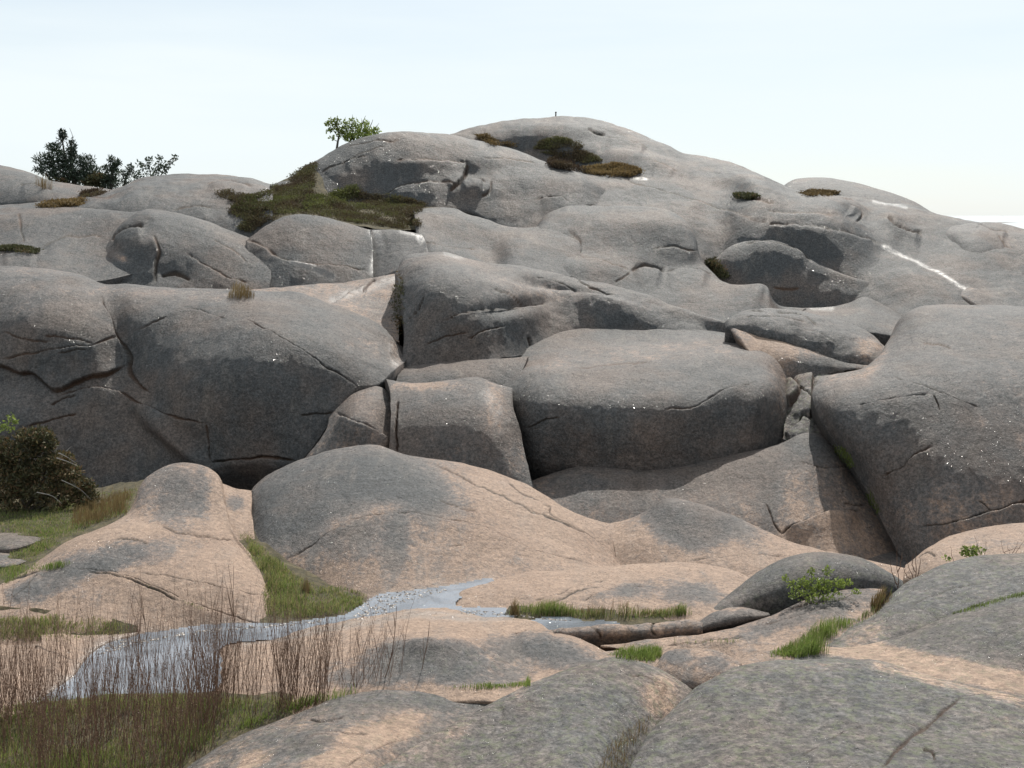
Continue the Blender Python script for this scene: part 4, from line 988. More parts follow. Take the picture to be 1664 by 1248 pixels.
def blades(roots, h, w, lean=0.35, tint=None, wind=(0.25, -0.1)):
    n = len(roots)
    h = h * RNG.uniform(0.45, 1.15, n)
    ang = RNG.uniform(0, 2 * math.pi, n)
    ld = np.stack([np.cos(ang), np.sin(ang)], 1) * (lean * RNG.uniform(0.1, 1, n))[:, None] + np.array(wind) * RNG.uniform(0, 1, n)[:, None]
    sd = RNG.uniform(0, 2 * math.pi, n)
    side = np.stack([np.cos(sd), np.sin(sd) * .4, np.zeros(n)], 1) * (w * RNG.uniform(.6, 1.2, n))[:, None] * .5
    mid = roots + np.stack([ld[:, 0] * h * .3, ld[:, 1] * h * .3, h * .6], 1)
    tip = roots + np.stack([ld[:, 0] * h, ld[:, 1] * h, h * (1 - .25 * np.hypot(ld[:, 0], ld[:, 1]))], 1)
    base = roots.copy()
    base[:, 2] -= 0.03
    V = np.stack([base - side, base + side, mid - side * .8, mid + side * .8, tip], 1).reshape(-1, 3)
    k = np.arange(n)[:, None] * 5
    F = np.concatenate([k + np.array([[0, 1, 3]]), k + np.array([[0, 3, 2]]), k + np.array([[2, 3, 4]])])
    t = np.repeat(np.clip(RNG.normal(.45, .22, n) if tint is None else tint, 0, 1), 5)
    t = t.reshape(n, 5)
    t[:, 4] += .1
    return V, F, np.clip(t, 0, 1).ravel()


def leaves(c, size, tint, up=0.0, aspect=.5):
    n = len(c)
    d = RNG.normal(size=(n, 3))
    d[:, 2] += up
    d /= np.linalg.norm(d, axis=1)[:, None]
    e = np.cross(d, RNG.normal(size=(n, 3)))
    e /= np.linalg.norm(e, axis=1)[:, None] + 1e-9
    s = (size * RNG.uniform(.6, 1.3, n))[:, None]
    V = np.stack([c, c + d * s * .5 + e * s * aspect * .5, c + d * s, c + d * s * .5 - e * s * aspect * .5], 1).reshape(-1, 3)
    k = np.arange(n)[:, None] * 4
    F = np.concatenate([k + np.array([[0, 1, 2]]), k + np.array([[0, 2, 3]])])
    return V, F, np.repeat(np.clip(tint, 0, 1), 4)


def tubes(lines, sides=4):
    """lines: (points, radius at foot, radius at tip)"""
    Vs, Fs, off = [], [], 0
    for pts, r0, r1 in lines:
        P = np.asarray(pts, float)
        n = len(P)
        T = np.gradient(P, axis=0)
        T /= np.linalg.norm(T, axis=1)[:, None] + 1e-9
        a = np.cross(T, [0.31, 0.9, 0.17])
        a /= np.linalg.norm(a, axis=1)[:, None] + 1e-9
        b = np.cross(T, a)
        r = np.linspace(r0, r1, n)[:, None]
        ring = [P + (a * math.cos(2 * math.pi * k / sides) + b * math.sin(2 * math.pi * k / sides)) * r for k in range(sides)]
        Vs.append(np.stack(ring, 1).reshape(-1, 3))
        for k in range(sides):
            k2 = (k + 1) % sides
            i = np.arange(n - 1)
            q = np.stack([i * sides + k, i * sides + k2, (i + 1) * sides + k2, (i + 1) * sides + k], 1) + off
            Fs.append(np.concatenate([q[:, [0, 1, 2]], q[:, [0, 2, 3]]]))
        off += n * sides
    return np.concatenate(Vs), np.concatenate(Fs)


def join(parts):
    Vs, Fs, Ts, o = [], [], [], 0
    for V, F, t in parts:
        Vs.append(V)
        Fs.append(F + o)
        Ts.append(t)
        o += len(V)
    return np.concatenate(Vs), np.concatenate(Fs), np.concatenate(Ts)


def grass(label, poly, n, h, w=0.006, mat=None, tint=(.42, .2), dry=0.0, lean=.35, kind="stuff", name="grass", cat="grass", group=None, clump=0.0):
    r = scatter(poly, n)
    if not len(r):
        print("NO GRASS", label)
        return
    n = len(r)
    t = RNG.normal(tint[0], tint[1], n) + .35 * pnoise(r * 2.3)
    t = np.where(RNG.uniform(size=n) < dry, RNG.uniform(.85, 1.0, n), np.minimum(t, .82))
    qx, qy = project(r)
    dd, _, _ = seg_dist(qx, qy, np.vstack([np.asarray(poly, float), np.asarray(poly, float)[:1]]))
    sz = max(2.0, min(11.0, .10 * math.sqrt(np.ptp(qx) * np.ptp(qy))))
    edge = np.clip((dd + sz * pnoise(r * 3.1 + 2)) / sz, 0.0, 1)
    hum = pnoise(r * 1.7 + 9) - .5 * (1 - edge)
    keep = RNG.uniform(size=n) < np.clip(1.1 + 1.6 * pnoise(r * 1.1 + 21), .12, 1) * (.12 + .88 * edge)
    r, t, hum = r[keep], t[keep], hum[keep]
    hh = h * np.clip(1 + 1.0 * hum, .25, 1.7)
    V, F, tt = blades(r, hh, w, lean, t)
    return link(name, make_mesh(name, V, F, {"tint": tt}, mat or M_GRASS, False), label, cat, group, kind)


def heather(label, poly, n, h, size, mat=None, tint=(.4, .25), name="heather_patch", cat="heather", sub=9, group=None):
    r = scatter(poly, n)
    r = r[RNG.uniform(size=len(r)) < np.clip(.75 + 1.5 * pnoise(r * 1.3 + 14) + .5 * pnoise(r * 4.1), .04, 1)]
    n = len(r)
    mound = np.clip(.65 + .8 * pnoise(r * .9 + 4), .25, 1.3) * h
    c = np.repeat(r, sub, 0)
    f = RNG.uniform(0, 1, len(c))
    c = c + RNG.normal(size=c.shape) * [size * .9, size * .9, 0]
    c[:, 2] += f * np.repeat(mound, sub) - .02
    t = RNG.normal(tint[0], tint[1], len(c)) * .5 + tint[0] * .5 + np.repeat(.45 * pnoise(r * 1.1), sub) + .2 * (f - .5)
    V, F, tt = leaves(c, size, t, up=1.3, aspect=.45)
    return link(name, make_mesh(name, V, F, {"tint": tt}, mat or M_HEATH, False), label, cat, group)


def clump_points(clumps, D, depth=1.0):
    out = []
    for (cx, cy, rx, ry, n, *dd) in clumps:
        d0 = D + (dd[0] if dd else 0)
        m = D / FPX
        q = RNG.normal(size=(n, 3))
        q /= np.linalg.norm(q, axis=1)[:, None]
        q *= RNG.uniform(0.25, 1, n)[:, None] ** .5
        c = at(cx, cy, d0)
        out.append(c + q * np.array([rx * m, rx * m * depth, ry * m]))
    return np.concatenate(out)


def limb(pts, D, r0, r1, n=9, jit=.0):
    C, _ = catmull([(a, b, D + (c[0] if c else 0)) for a, b, *c in pts])
    k = np.linspace(0, len(C) - 1, n).astype(int)
    P = at(C[k, 0], C[k, 1], C[k, 2])
    if jit:
        P[1:] += RNG.normal(size=P[1:].shape) * jit
    return (P, r0, r1)


def tree(name, label, cat, D, limbs, clumps, leaf, lmat, tint=(.5, .25), up=.4, aspect=.35, trunk="trunk", crown="crown", group=None, depth=1.0, bark=None, extra=()):
    base = at(limbs[0][0][0][0], limbs[0][0][0][1], D)
    e = bpy.data.objects.new(name, None)
    e.location = base
    COL.objects.link(e)
    e["label"] = label
    e["category"] = cat
    if group:
        e["group"] = group
    V, F = tubes([limb(p, D, a, b, 9, j) for p, a, b, j in [(*x, 0) if len(x) == 3 else x for x in limbs]])
    link(trunk, make_mesh(trunk, V - base, F, {"tint": RNG.uniform(0, 1, len(V))}, bark or M_BARK), parent=e)
    c = clump_points(clumps, D, depth)
    t = RNG.normal(tint[0], tint[1], len(c)) + .3 * pnoise(c * 1.3)
    V, F, tt = leaves(c, leaf, t, up, aspect)
    link(crown, make_mesh(crown, V - base, F, {"tint": tt}, lmat, False), parent=e)
    for nm, (V, F, tt), mt in extra:
        link(nm, make_mesh(nm, V - base, F, {"tint": tt}, mt, False), parent=e)
    return e


# ---- skyline trees
tree("pine_tree", "dark wind-bent pine with two thin leaders on the far left skyline", "tree", 57,
     [([(122, 318), (120, 290), (116, 262), (116, 240), (117, 228)], .16, .03), ([(118, 285), (108, 262), (103, 240), (101, 216)], .10, .02), ([(117, 232), (118, 222), (113, 208)], .02, .008), ([(108, 258), (96, 246), (84, 238)], .05, .01),
      ([(116, 290), (95, 275), (68, 262)], .06, .01), ([(120, 285), (138, 272), (148, 262)], .06, .01), ([(122, 295), (140, 285), (158, 280)], .05, .01), ([(118, 300), (95, 290), (62, 278)], .05, .01)],
     [(101, 219, 5, 7, 208), (98, 228, 5, 5, 64), (87, 239, 9, 6, 224), (94, 246, 6, 4, 64), (117, 237, 5, 9, 192), (118, 250, 6, 7, 160), (73, 261, 14, 9, 416), (90, 257, 12, 10, 416), (108, 258, 12, 13, 512), (121, 272, 18, 16, 832), (141, 264, 11, 10, 384),
      (151, 280, 13, 8, 352), (80, 277, 14, 9, 416), (102, 280, 20, 13, 768), (124, 290, 18, 10, 512), (62, 276, 6, 4, 80), (160, 287, 8, 5, 144), (90, 292, 12, 8, 256), (140, 292, 16, 9, 416)], .15, M_PINE, up=.5, aspect=.3)
tree("pine_tree", "small dark pine with a forked top right of the big skyline pine", "tree", 56,
     [([(180, 318), (181, 295), (184, 278), (190, 266)], .10, .02), ([(183, 280), (180, 268), (180, 258)], .04, .01), ([(181, 290), (174, 280), (170, 272)], .04, .01)],
     [(180, 260, 4, 5, 112), (190, 266, 5, 5, 144), (181, 284, 9, 13, 544), (170, 272, 3, 2.5, 48), (178, 298, 11, 9, 416), (186, 274, 4, 4, 80)], .14, M_PINE, up=.5, aspect=.3)
tree("pine_tree", "tiny leaning pine between the forked pine and the sparse birch", "tree", 55,
     [([(202, 306), (203, 294), (207, 284), (212, 274)], .06, .015), ([(203, 292), (198, 284), (194, 280)], .03, .01)], [(198, 281, 6, 3, 96), (212, 276, 5, 8, 192), (206, 287, 5, 5, 112), (196, 297, 10, 5, 176), (212, 297, 10, 3, 80)], .13, M_PINE, up=.5, aspect=.3)
tree("green_bush", "low olive bush growing between the two dark pines", "bush", 56.5, [([(158, 318), (158, 300), (160, 288)], .05, .01), ([(158, 305), (150, 295), (146, 290)], .03, .01)],
     [(160, 292, 14, 7, 480), (148, 297, 10, 6, 256), (170, 298, 8, 6, 192), (100, 297, 8, 5, 112)], .17, M_JUNI, (.35, .15), aspect=.5)
tree("birch_bush", "sparse thin leaved bush on the skyline right of the pines", "bush", 54,
     [([(246, 306), (245, 288), (243, 272), (241, 260)], .035, .008), ([(246, 300), (254, 280), (259, 262), (260, 252)], .03, .006), ([(247, 300), (262, 284), (274, 272), (284, 256)], .03, .006), ([(245, 296), (236, 282), (228, 268)], .025, .006), ([(244, 300), (232, 292), (222, 286)], .02, .006), ([(262, 284), (268, 270), (276, 260)], .015, .005)],
     [(228, 268, 6, 5, 42), (242, 261, 6, 5, 48), (238, 272, 6, 5, 32), (259, 258, 4, 6, 42), (265, 275, 8, 6, 96), (271, 268, 6, 6, 42), (284, 258, 4, 5, 32), (279, 264, 4, 4, 22), (222, 287, 6, 5, 64), (248, 281, 9, 6, 74), (232, 280, 6, 5, 29), (256, 270, 5, 5, 32)], .12, M_PINE, (.75, .2), aspect=.55)
tree("willow_tree", "slender small tree with pale leaves on the edge of the shoulder dome", "tree", 47.6,
     [([(547, 244), (549, 230), (551, 218), (547, 204), (544, 196)], .05, .012), ([(550, 224), (543, 214), (534, 206)], .02, .006), ([(550, 218), (555, 210), (558, 204)], .02, .006), ([(549, 230), (541, 226), (537, 222)], .015, .005)],
     [(532, 202, 4, 4, 58), (541, 201, 8, 7, 176), (549, 198, 5, 5, 64), (535, 212, 5, 3, 64), (552, 217, 6, 6, 96), (540, 224, 4, 4, 42), (546, 208, 6, 5, 80), (557, 212, 4, 6, 48)], .09, M_LEAF, (.2, .25), aspect=.55)
tree("leafy_bush", "bright green bush with bare upright shoots on the shoulder dome", "bush", 47.8,
     [([(575, 232), (573, 215), (572, 200), (573, 186)], .03, .005), ([(578, 232), (585, 212), (590, 198), (594, 188)], .03, .005), ([(572, 232), (564, 214), (561, 200), (561, 190)], .025, .005), ([(582, 230), (598, 212), (604, 200), (606, 194)], .025, .005),
      ([(576, 230), (578, 205), (579, 190)], .018, .004), ([(580, 230), (588, 205), (587, 192)], .018, .004), ([(584, 230), (600, 215), (612, 205), (616, 200)], .02, .004), ([(574, 230), (568, 205), (567, 192)], .018, .004), ([(582, 230), (594, 204), (599, 195)], .018, .004)],
     [(562, 212, 9, 10, 176), (574, 214, 10, 10, 240), (589, 211, 12, 9, 272), (599, 215, 9, 6, 144), (611, 214, 5, 6, 144), (572, 199, 4, 6, 80), (594, 200, 5, 5, 64), (561, 199, 4, 4, 48), (584, 222, 22, 5, 448), (566, 224, 8, 6, 192), (581, 201, 5, 4, 48)], .085, M_LEAF, (.6, .3), aspect=.6)

# ---- heather and moor on the upper hill
heather("wide dark heather bank filling the hollow under the shoulder dome",
        [(345, 316), (372, 311), (410, 320), (440, 308), (470, 290), (500, 268), (517, 262), (512, 290), (508, 315), (540, 322), (575, 312), (610, 318), (640, 318), (670, 326), (692, 334), (678, 350), (684, 368), (655, 373), (610, 366), (570, 362), (530, 353), (490, 347), (462, 349), (430, 362), (408, 378), (388, 374), (396, 358), (372, 346), (385, 330), (350, 320)], 9000, .14, .055, tint=(.6, .3))
heather("yellow green juniper mat growing in the middle of the heather bank", [(488, 336), (500, 322), (530, 320), (548, 312), (580, 306), (583, 320), (560, 330), (520, 342), (495, 346)], 1000, .17, .06, M_MAT, (.6, .3), name="juniper_mat", cat="juniper")
heather("olive juniper mat at the left end of the heather bank", [(376, 340), (398, 322), (440, 318), (470, 324), (440, 340), (400, 344)], 800, .14, .06, M_MAT, (.3, .3), name="juniper_mat", cat="juniper")
heather("small ochre heather strip at left foot of the summit dome", [(775, 224), (790, 222), (800, 229), (828, 235), (838, 240), (800, 236)], 500, .16, .08, M_OCHRE, (.1, .2))
heather("dark heather cushion just below the summit post", [(868, 242), (880, 228), (905, 222), (930, 230), (947, 236), (944, 244), (910, 244)], 900, .10, .06, tint=(.7, .25))
heather("dark heather strip between the two summit cushions", [(880, 248), (905, 245), (950, 246), (968, 254), (978, 262), (950, 266), (915, 258)], 800, .10, .06, tint=(.6, .25))
heather("blackish heather tuft at the left end of the ochre strip", [(893, 264), (900, 260), (925, 264), (940, 274), (960, 282), (930, 278), (896, 274)], 900, .22, .08, tint=(.15, .15))
heather("ochre heather strip on the open slope below the summit", [(940, 276), (975, 270), (1000, 265), (1025, 272), (1042, 281), (1030, 288), (995, 288), (960, 284)], 1500, .18, .08, M_OCHRE, (.4, .25))
heather("brown heather in the hollow under the skyline knob", [(1300, 314), (1320, 311), (1350, 311), (1363, 315), (1345, 319), (1312, 319)], 400, .12, .08, M_OCHRE, (.15, .2))
heather("thin olive moss streak in the crease below the skyline slope", [(1195, 318), (1215, 317), (1230, 321), (1222, 325), (1200, 322)], 250, .12, .09, M_JUNI, (.3, .2), name="moss_streak", cat="moss")
heather("ochre grass tuft on the pale slab at far left", [(62, 338), (80, 332), (110, 330), (136, 328), (130, 334), (90, 338)], 500, .15, .08, M_OCHRE, (.35, .25), name="moor_tuft")
heather("dark moor tuft in the fold below the pines", [(132, 318), (150, 313), (172, 312), (160, 319), (140, 321)], 300, .14, .08, tint=(.4, .2), name="moor_tuft")
heather("olive moss pad in the dark ledge at the left edge", [(0, 402), (25, 401), (60, 408), (58, 413), (20, 409), (0, 408)], 400, .12, .07, M_JUNI, (.35, .2), name="moss_streak", cat="moss")
heather("green moss in the upper end of the curved gully", [(1146, 424), (1162, 420), (1172, 436), (1184, 452), (1172, 454), (1156, 440)], 450, .12, .07, M_JUNI, (.2, .2), name="moss_streak", cat="moss")
heather("brown moss strip down the vertical cleft in mid hillside", [(640, 470), (650, 440), (658, 470), (656, 540), (650, 560), (640, 510), (634, 490)], 260, .05, .05, M_JUNI, (.35, .25), name="moss_streak", cat="moss")
grass("dry golden tufts on the rim of the big left wall", [(366, 486), (374, 478), (390, 476), (402, 474), (416, 480), (412, 487), (390, 488)], 420, .34, .010, M_DRY, (.4, .2), name="dry_grass", cat="dry grass")
grass("pale dry grass fringe along the fold left of the pines", [(55, 300), (70, 300), (90, 308), (70, 310)], 160, .4, .012, M_DRY, (.3, .2), name="dry_grass", cat="dry grass")
grass("fresh green ferns in the top of the black cleft", [(1354, 722), (1368, 720), (1382, 738), (1392, 756), (1380, 764), (1368, 748), (1356, 740)], 700, .22, .014, tint=(.35, .2), name="grass", lean=.7)
grass("green tuft lower in the black cleft", [(1405, 800), (1418, 800), (1434, 832), (1424, 836), (1412, 820)], 350, .18, .012, tint=(.3, .2), lean=.7)

# ---- juniper at the left edge
JD = 18.2
dead = [limb([(95, 736), (108, 742), (124, 753)], JD - .3, .012, .004), limb([(108, 733), (112, 729), (116, 725)], JD - .3, .008, .003), limb([(92, 744), (110, 750), (126, 757)], JD - .4, .012, .004), limb([(60, 800), (85, 806), (100, 818)], JD - .5, .010, .004), limb([(100, 780), (130, 795), (148, 812)], JD - .4, .009, .003)]
dV, dF = tubes(dead)
tree("juniper_bush", "large brown and green juniper thicket at the left edge before the dark wall", "juniper", JD,
     [([(40, 830), (38, 790), (40, 750), (56, 715)], .05, .015), ([(42, 825), (70, 780), (74, 725)], .04, .012), ([(50, 828), (90, 790), (110, 765)], .04, .012), ([(45, 828), (20, 780), (8, 735)], .04, .012), ([(55, 830), (110, 800), (145, 785)], .035, .01), ([(30, 830), (-10, 790), (-30, 770)], .04, .012)],
     [(56, 710, 30, 15, 1500), (39, 733, 34, 16, 1700), (74, 722, 20, 16, 900), (92, 748, 28, 13, 1200), (57, 760, 32, 13, 1400), (32, 775, 36, 14, 1500), (104, 768, 28, 15, 1200), (67, 793, 40, 14, 1500), (120, 790, 26, 17, 1100), (143, 795, 14, 18, 500), (8, 760, 22, 18, 1000), (4, 730, 22, 20, 1000), (5, 800, 36, 15, 1100), (-30, 770, 30, 40, 1500), (95, 812, 40, 14, 1000), (140, 812, 24, 12, 500), (30, 815, 40, 12, 900)],
     .072, M_JUNI, (.38, .30), up=.7, aspect=.36, trunk="branches", crown="foliage", extra=[("dead_branch", (dV, dF, RNG.uniform(0, 1, len(dV))), M_DEAD)])
tree("leafy_sapling", "yellow green sprig of leaves rising above the juniper", "sapling", JD + .3, [([(14, 730), (16, 700), (18, 676)], .01, .003), ([(15, 712), (24, 690), (27, 682)], .006, .002), ([(15, 712), (6, 694), (3, 690)], .006, .002)],
     [(18, 680, 8, 7, 60), (25, 686, 5, 5, 30), (8, 690, 6, 7, 36), (16, 697, 9, 7, 50), (3, 698, 5, 5, 24)], .045, M_LEAF, (.45, .25), aspect=.6, trunk="stem", crown="leaves")

# ---- meadow and grass patches
grass("green meadow at the left edge between juniper and tan outcrop", [(-20, 812), (60, 822), (150, 800), (222, 792), (226, 802), (205, 838), (150, 858), (100, 884), (60, 915), (20, 940), (-20, 950)], 17000, .05, .007, tint=(.42, .25), dry=.3, lean=.8)
grass("brown withered grass where the meadow meets the dark wall", [(120, 822), (150, 806), (190, 800), (222, 796), (205, 838), (150, 856), (110, 862)], 2200, .2, .008, M_DRY, (.3, .2), name="dry_grass", cat="dry grass")
grass("short green grass tongue over the shoulder of the tan outcrop", [(0, 945), (40, 925), (70, 914), (118, 916), (100, 926), (50, 930), (10, 950)], 1500, .08, .006, tint=(.4, .2))
grass("lush grass in the gully between knob and big tan dome", [(386, 868), (404, 862), (420, 880), (440, 900), (470, 925), (520, 950), (598, 966), (592, 990), (540, 1000), (470, 1006), (432, 1002), (424, 968), (430, 938), (405, 906)], 11000, .075, .007, tint=(.40, .30), dry=.38, lean=.8)
grass("brown rush tuft in the gully grass", [(486, 958), (498, 952), (508, 962), (498, 972)], 260, .2, .006, M_DRY, (.15, .15), name="dry_grass", cat="dry grass")
grass("wet grass tongue on the pond shore behind the twigs", [(-10, 1000), (60, 1004), (120, 1000), (190, 1004), (216, 1018), (212, 1032), (120, 1042), (-10, 1044)], 4500, .06, .007, tint=(.35, .24), dry=.4, lean=.7)
grass("sedge strip along the pool below the tan hump", [(822, 1000), (836, 988), (900, 990), (1000, 994), (1110, 992), (1128, 1000), (1040, 1010), (960, 1012), (880, 1004)], 5200, .17, .006, tint=(.36, .22), dry=.28, lean=.5)
grass("brown sedge tussock at the left end of the sedge strip", [(824, 1000), (836, 994), (846, 1000), (838, 1004)], 260, .24, .006, M_DRY, (.2, .2), name="dry_grass", cat="dry grass")
grass("ochre sedge tops in the middle of the sedge strip", [(915, 996), (940, 994), (1060, 996), (1100, 998), (1050, 1004), (930, 1004)], 700, .24, .006, M_DRY, (.3, .25), name="dry_grass", cat="dry grass")
grass("bright green grass patch left of the low rounded stone", [(985, 1064), (1010, 1054), (1070, 1056), (1080, 1066), (1060, 1078), (1010, 1074)], 1600, .08, .007, tint=(.5, .2), lean=.6)
grass("thin line of grass in the seam of the pale slab", [(1080, 1046), (1130, 1042), (1200, 1040), (1200, 1045), (1130, 1048)], 260, .06, .005, tint=(.5, .2))
grass("long green grass in the hollow between pale slab and grey dome", [(1240, 1071), (1255, 1057), (1287, 1044), (1319, 1022), (1359, 1010), (1403, 1000), (1423, 986), (1439, 966), (1451, 966), (1423, 1002), (1359, 1034), (1327, 1046), (1351, 1062), (1295, 1071)], 4200, .17, .006, tint=(.36, .18), dry=.05)
grass("leafy bright green weeds at the low end of the grass hollow", [(1250, 1068), (1270, 1054), (1300, 1046), (1320, 1052), (1330, 1064), (1290, 1070)], 1000, .1, .013, tint=(.6, .15), lean=.9, name="weeds", cat="weeds")
grass("yellowish heath along the upper end of the grass hollow", [(1410, 985), (1432, 965), (1452, 960), (1450, 972), (1424, 1000)], 600, .14, .007, M_DRY, (.2, .25), name="dry_grass", cat="dry grass")
grass("grass strip at the far rim of the low foreground slab", [(718, 1118), (760, 1113), (860, 1108), (862, 1116), (800, 1121), (740, 1123)], 2600, .08, .006, tint=(.55, .2))
grass("small grass tuft in the notch between two foreground domes", [(1106, 1100), (1120, 1094), (1136, 1100), (1128, 1112), (1114, 1110)], 450, .08, .006, tint=(.6, .2))
grass("short moss and grass filling the long groove at right", [(1540, 1000), (1580, 984), (1640, 968), (1700, 958), (1700, 964), (1640, 975), (1590, 992)], 1800, .05, .006, tint=(.3, .2))
grass("dry straw grass in the crevice between the foreground domes", [(960, 1262), (985, 1215), (1020, 1185), (1060, 1165), (1052, 1190), (1030, 1230), (1020, 1262)], 700, .10, .004, M_DRY, (.35, .3), name="dry_grass", cat="dry grass", lean=1.0)
grass("thick grass beneath the twig thicket in the bottom left corner", [(-30, 1160), (60, 1140), (330, 1130), (500, 1136), (620, 1122), (560, 1132), (500, 1150), (400, 1188), (330, 1225), (262, 1275), (-30, 1290)], 13000, .11, .006, tint=(.6, .26), dry=.25, lean=.7)
grass("fresh grass edge between thicket and foreground slab", [(400, 1170), (480, 1145), (560, 1126), (600, 1122), (500, 1150), (400, 1190), (340, 1215)], 1500, .12, .007, tint=(.6, .18))
grass("moss along the crack of the tan outcrop", [(225, 944), (262, 960), (293, 974), (340, 992), (330, 994), (280, 975), (235, 952)], 300, .035, .005, tint=(.3, .2))

# ---- wet gravel in the stream
def pebbles(name, label, poly, n, r):
    c = scatter(poly, n, True)
    n = len(c)
    lat = np.array([[0, 0, 1]] + [[math.cos(a), math.sin(a), .25] for a in np.arange(5) * 2 * math.pi / 5] + [[math.cos(a) * .8, math.sin(a) * .8, -.6] for a in np.arange(5) * 2 * math.pi / 5 + .6])
    f = [[0, 1 + k, 1 + (k + 1) % 5] for k in range(5)] + [[1 + k, 6 + k, 1 + (k + 1) % 5] for k in range(5)] + [[6 + k, 6 + (k + 1) % 5, 1 + (k + 1) % 5] for k in range(5)]
    sz = r * RNG.uniform(.4, 1.4, (n, 1, 1)) * np.array([1, .8, .5]) * RNG.uniform(.7, 1.3, (n, 1, 3))
    V = (c[:, None] + lat[None] * sz * RNG.uniform(.8, 1.2, (n, 11, 1))).reshape(-1, 3)
    F = (np.arange(n)[:, None, None] * 11 + np.array(f)[None]).reshape(-1, 3)
    m = NT("wet_gravel")
    m.set(Base_Color=m.ramp(m.attr("tint"), [(0, (.06, .055, .05)), (.6, (.16, .13, .11)), (1, (.32, .28, .25))]), Roughness=.42)
    link(name, make_mesh(name, V, F, {"tint": np.repeat(RNG.uniform(0, 1, n), 11)}, m.m, False), label, "gravel", None, "stuff")


pebbles("gravel", "wet glinting gravel where the stream leaves the gully", [(575, 1002), (592, 976), (625, 964), (700, 958), (735, 957), (690, 970), (640, 984), (650, 994), (600, 1004), (570, 1010)], 260, .016)
pebbles("gravel", "wet stones along the far edge of the pond", [(180, 1046), (250, 1034), (340, 1022), (520, 1008), (520, 1012), (340, 1028), (250, 1042), (160, 1064)], 160, .018)
pebbles("gravel", "wet stones between the stream and the sedge strip", [(740, 990), (830, 996), (880, 1004), (960, 1012), (900, 1008), (830, 1001), (745, 997)], 140, .016)

# ---- leafy shrubs and bare twigs at right
tree("leafy_shrub", "green leafy shrub in front of the dark whaleback", "shrub", 12.7,
     [([(1320, 990), (1300, 965), (1275, 938)], .006, .002), ([(1322, 990), (1318, 955), (1320, 922)], .006, .002), ([(1324, 990), (1338, 950), (1347, 920)], .006, .002), ([(1326, 990), (1358, 965), (1380, 944)], .006, .002), ([(1322, 990), (1308, 955), (1300, 940)], .005, .002), ([(1325, 990), (1340, 965), (1362, 940)], .005, .002), ([(1320, 990), (1295, 975), (1282, 960)], .005, .002), ([(1326, 990), (1365, 975), (1392, 962)], .005, .002)],
     [(1276, 940, 6, 6, 40), (1290, 952, 12, 9, 110), (1306, 948, 10, 12, 110), (1319, 930, 6, 8, 50), (1320, 950, 14, 12, 170), (1345, 928, 8, 9, 70), (1340, 950, 16, 12, 220), (1362, 948, 12, 9, 120), (1378, 948, 8, 6, 50), (1310, 968, 22, 8, 130), (1350, 966, 22, 7, 120), (1390, 962, 8, 5, 30), (1330, 976, 26, 7, 180), (1286, 968, 8, 6, 40)], .034, M_LEAF, (.45, .3), aspect=.65, trunk="stems", crown="leaves")
tree("leafy_shrub", "tiny green shrub on the tan ledge at the right edge", "shrub", 13.9, [([(1572, 912), (1570, 900), (1566, 888)], .005, .002), ([(1574, 912), (1580, 898), (1590, 886)], .005, .002)],
     [(1568, 894, 8, 6, 70), (1582, 893, 8, 6, 80), (1594, 894, 6, 5, 40), (1575, 901, 16, 5, 110), (1540, 908, 8, 3, 30)], .04, M_LEAF, (.5, .25), aspect=.6, trunk="stems", crown="leaves")


def twig_shrub(label, D, lines, r=.006):
    base = at(lines[0][0][0], lines[0][0][1], D)
    ls = [limb(p, D, r, r * .35, 8, .006) for p in lines]
    V, F = tubes(ls, 3)
    o = link("bare_twig", make_mesh("bare_twig", V - base, F, {"tint": RNG.uniform(0, 1, len(V))}, M_TWIG), label, "twig")
    o.location = base
    return o


twig_shrub("bare red brown twigs rising between whaleback and right dome", 13.2, [[(1461, 962), (1459, 930), (1457, 886)], [(1459, 930), (1464, 912), (1466, 900)], [(1488, 948), (1480, 930), (1472, 908)], [(1488, 948), (1488, 920), (1487, 896)], [(1486, 948), (1494, 925), (1496, 905)], [(1484, 945), (1474, 935), (1468, 922)], [(1488, 930), (1482, 914), (1484, 900)], [(1458, 950), (1450, 930), (1448, 915)]], .008)
twig_shrub("pair of thin bare twigs beside the tiny shrub at the right edge", 13.9, [[(1596, 912), (1590, 892), (1584, 870)], [(1597, 911), (1602, 895), (1602, 880)]], .005)
twig_shrub("spreading bare twigs at the far right end of the tan ledge", 13.9, [[(1640, 908), (1630, 895), (1628, 880)], [(1641, 908), (1650, 892), (1654, 880)], [(1640, 907), (1640, 895), (1636, 884)], [(1641, 908), (1656, 892), (1663, 878)], [(1632, 898), (1645, 893), (1664, 889)]], .005)
twig_shrub("single short bare twig left of the tiny shrub at the right edge", 13.9, [[(1550, 914), (1547, 900), (1545, 888)]], .005)


def stem(px, py, D, top_px, top_py, r, lines, br=3):
    """one upright shoot with a few side twigs, from a foot pixel to a tip pixel"""
    f, t = at(px, py, D), at(top_px, top_py, D + random.uniform(-.25, .25))
    n = 9
    s = np.linspace(0, 1, n)[:, None]
    bow = np.array([random.uniform(-.05, .05), random.uniform(-.05, .05), 0])
    P = f + (t - f) * s + bow * (4 * s * (1 - s)) * np.linalg.norm(t - f)
    P[1:] += np.cumsum(RNG.normal(size=(n - 1, 3)) * [.004, .004, .001], 0)
    lines.append((P, r, r * .4))
    L = np.linalg.norm(t - f)
    for _ in range(br):
        k = random.uniform(.25, .85)
        b = P[int(k * (n - 1))]
        ln = L * random.uniform(.15, .38) * (1.15 - k * .6)
        a = random.uniform(0, 2 * math.pi)
        d = np.array([math.cos(a) * .28, math.sin(a) * .28, 1.0])
        m = 5
        q = b + d * (ln * np.linspace(0, 1, m)[:, None])
        q[1:] += np.cumsum(RNG.normal(size=(m - 1, 3)) * .004, 0)
        lines.append((q, r * .55, r * .3))


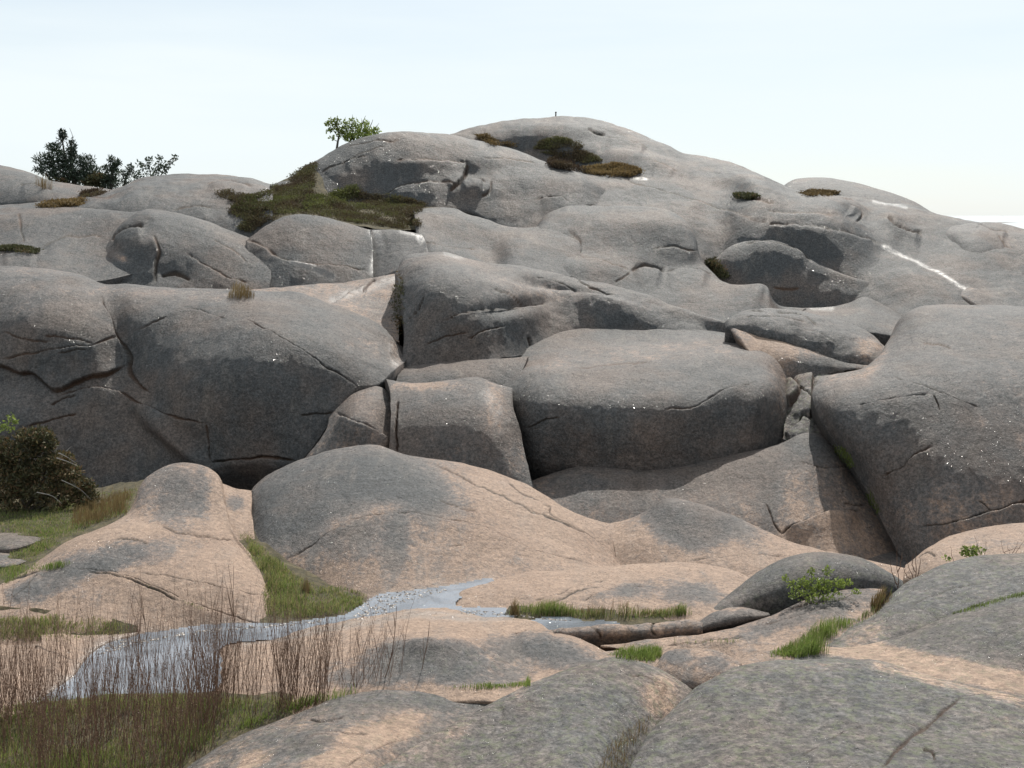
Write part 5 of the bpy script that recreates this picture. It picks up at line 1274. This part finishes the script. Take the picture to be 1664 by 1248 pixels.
lines = []
FIELD = [(-40, 1168), (60, 1150), (200, 1136), (330, 1130), (500, 1134), (660, 1114), (640, 1126), (560, 1136), (500, 1156), (400, 1192), (330, 1230), (262, 1290), (-40, 1330)]
q = RNG.uniform((-40, 1110), (665, 1330), size=(14000, 2))
q = q[in_poly(q[:, 0], q[:, 1], FIELD)]
foot = at_z(q[:, 0], q[:, 1], np.full(len(q), -4.9))
w = np.clip(.45 + 1.6 * pnoise(np.stack([foot[:, 0] * 1.9, foot[:, 1] * 1.9, foot[:, 0] * 0 + 3.3], 1)), .05, 1) * np.clip(1.25 - (q[:, 1] - 1120) / 190, .2, 1) * np.where(q[:, 0] > 330, 2.4, .7)
sel = RNG.uniform(size=len(q)) < w
for (fx, fy), g in list(zip(q[sel], foot[sel]))[:900]:
    D = g[1]
    hm = 1.1 * random.uniform(.35, 1.0) ** .7 * (1.15 if fx < 470 else 1.12 - (fx - 470) / 190 * .3)
    hm *= random.choice((1, 1, 1, 1, 1.22))
    tp = g + np.array([random.gauss(.06, .13), random.gauss(0, .1), hm])
    tx, ty = project(tp[None])
    stem(fx, fy, D, float(tx[0]), float(ty[0]), random.uniform(.0019, .0036), lines, random.choice((1, 2, 3, 4)))
V, F = tubes(lines, 3)
link("twig_thicket", make_mesh("twig_thicket", V, F, {"tint": RNG.uniform(0, 1, len(V))}, M_TWIG), "thicket of bare red brown shoots in front of the pond, bottom left", "thicket", None, "stuff")
# buds and small catkins along the shoots
pts = np.concatenate([P[2:] for P, a, b in lines])
pts = pts[RNG.uniform(size=len(pts)) < .35]
V, F, tt = leaves(pts, .016, RNG.uniform(0, .8, len(pts)), .5, .45)
link("twig_buds", make_mesh("twig_buds", V, F, {"tint": tt}, M_TWIG, False), "tiny brown buds along the shoots of the thicket", "buds", None, "stuff")
for lab, ft, tp, D, r in (("tallest bare shoot of the thicket, standing up over the tan outcrop", (378, 1150), (370, 920), 10.2, .006),
                          ("bare shoot at the right end of the thicket, leaning to the right", (676, 1122), (698, 1008), 10.9, .0045),
                          ("dark forked shoot near the right end of the thicket", (616, 1126), (646, 985), 10.9, .006),
                          ("tall straight shoot in the middle of the pond reflection", (234, 1185), (226, 950), 9.9, .006)):
    ls = []
    stem(*ft, D, *tp, r, ls, 5)
    base = ls[0][0][0].copy()
    V, F = tubes(ls, 4)
    o = link("bare_shoot", make_mesh("bare_shoot", V - base, F, {"tint": RNG.uniform(0, 1, len(V))}, M_TWIG), lab, "shoot")
    o.location = base

# ---- summit post
base = at(903, 193, 57.9)
e = bpy.data.objects.new("marker_post", None)
e.location = base
COL.objects.link(e)
e["label"] = "thin dark post standing alone on the summit"
e["category"] = "post"
zz = np.linspace(0, .24, 5)
V, F = tubes([(np.stack([zz * 0.02, zz * 0, zz], 1), .032, .026)], 8)
link("shaft", make_mesh("shaft", V, F, {"tint": np.zeros(len(V)) + .3}, M_BARK), parent=e)
zz = np.linspace(.235, .28, 3)
V, F = tubes([(np.stack([zz * 0.02, zz * 0, zz], 1), .042, .03)], 8)
link("cap", make_mesh("cap", V, F, {"tint": np.zeros(len(V)) + .1}, M_BARK), parent=e)
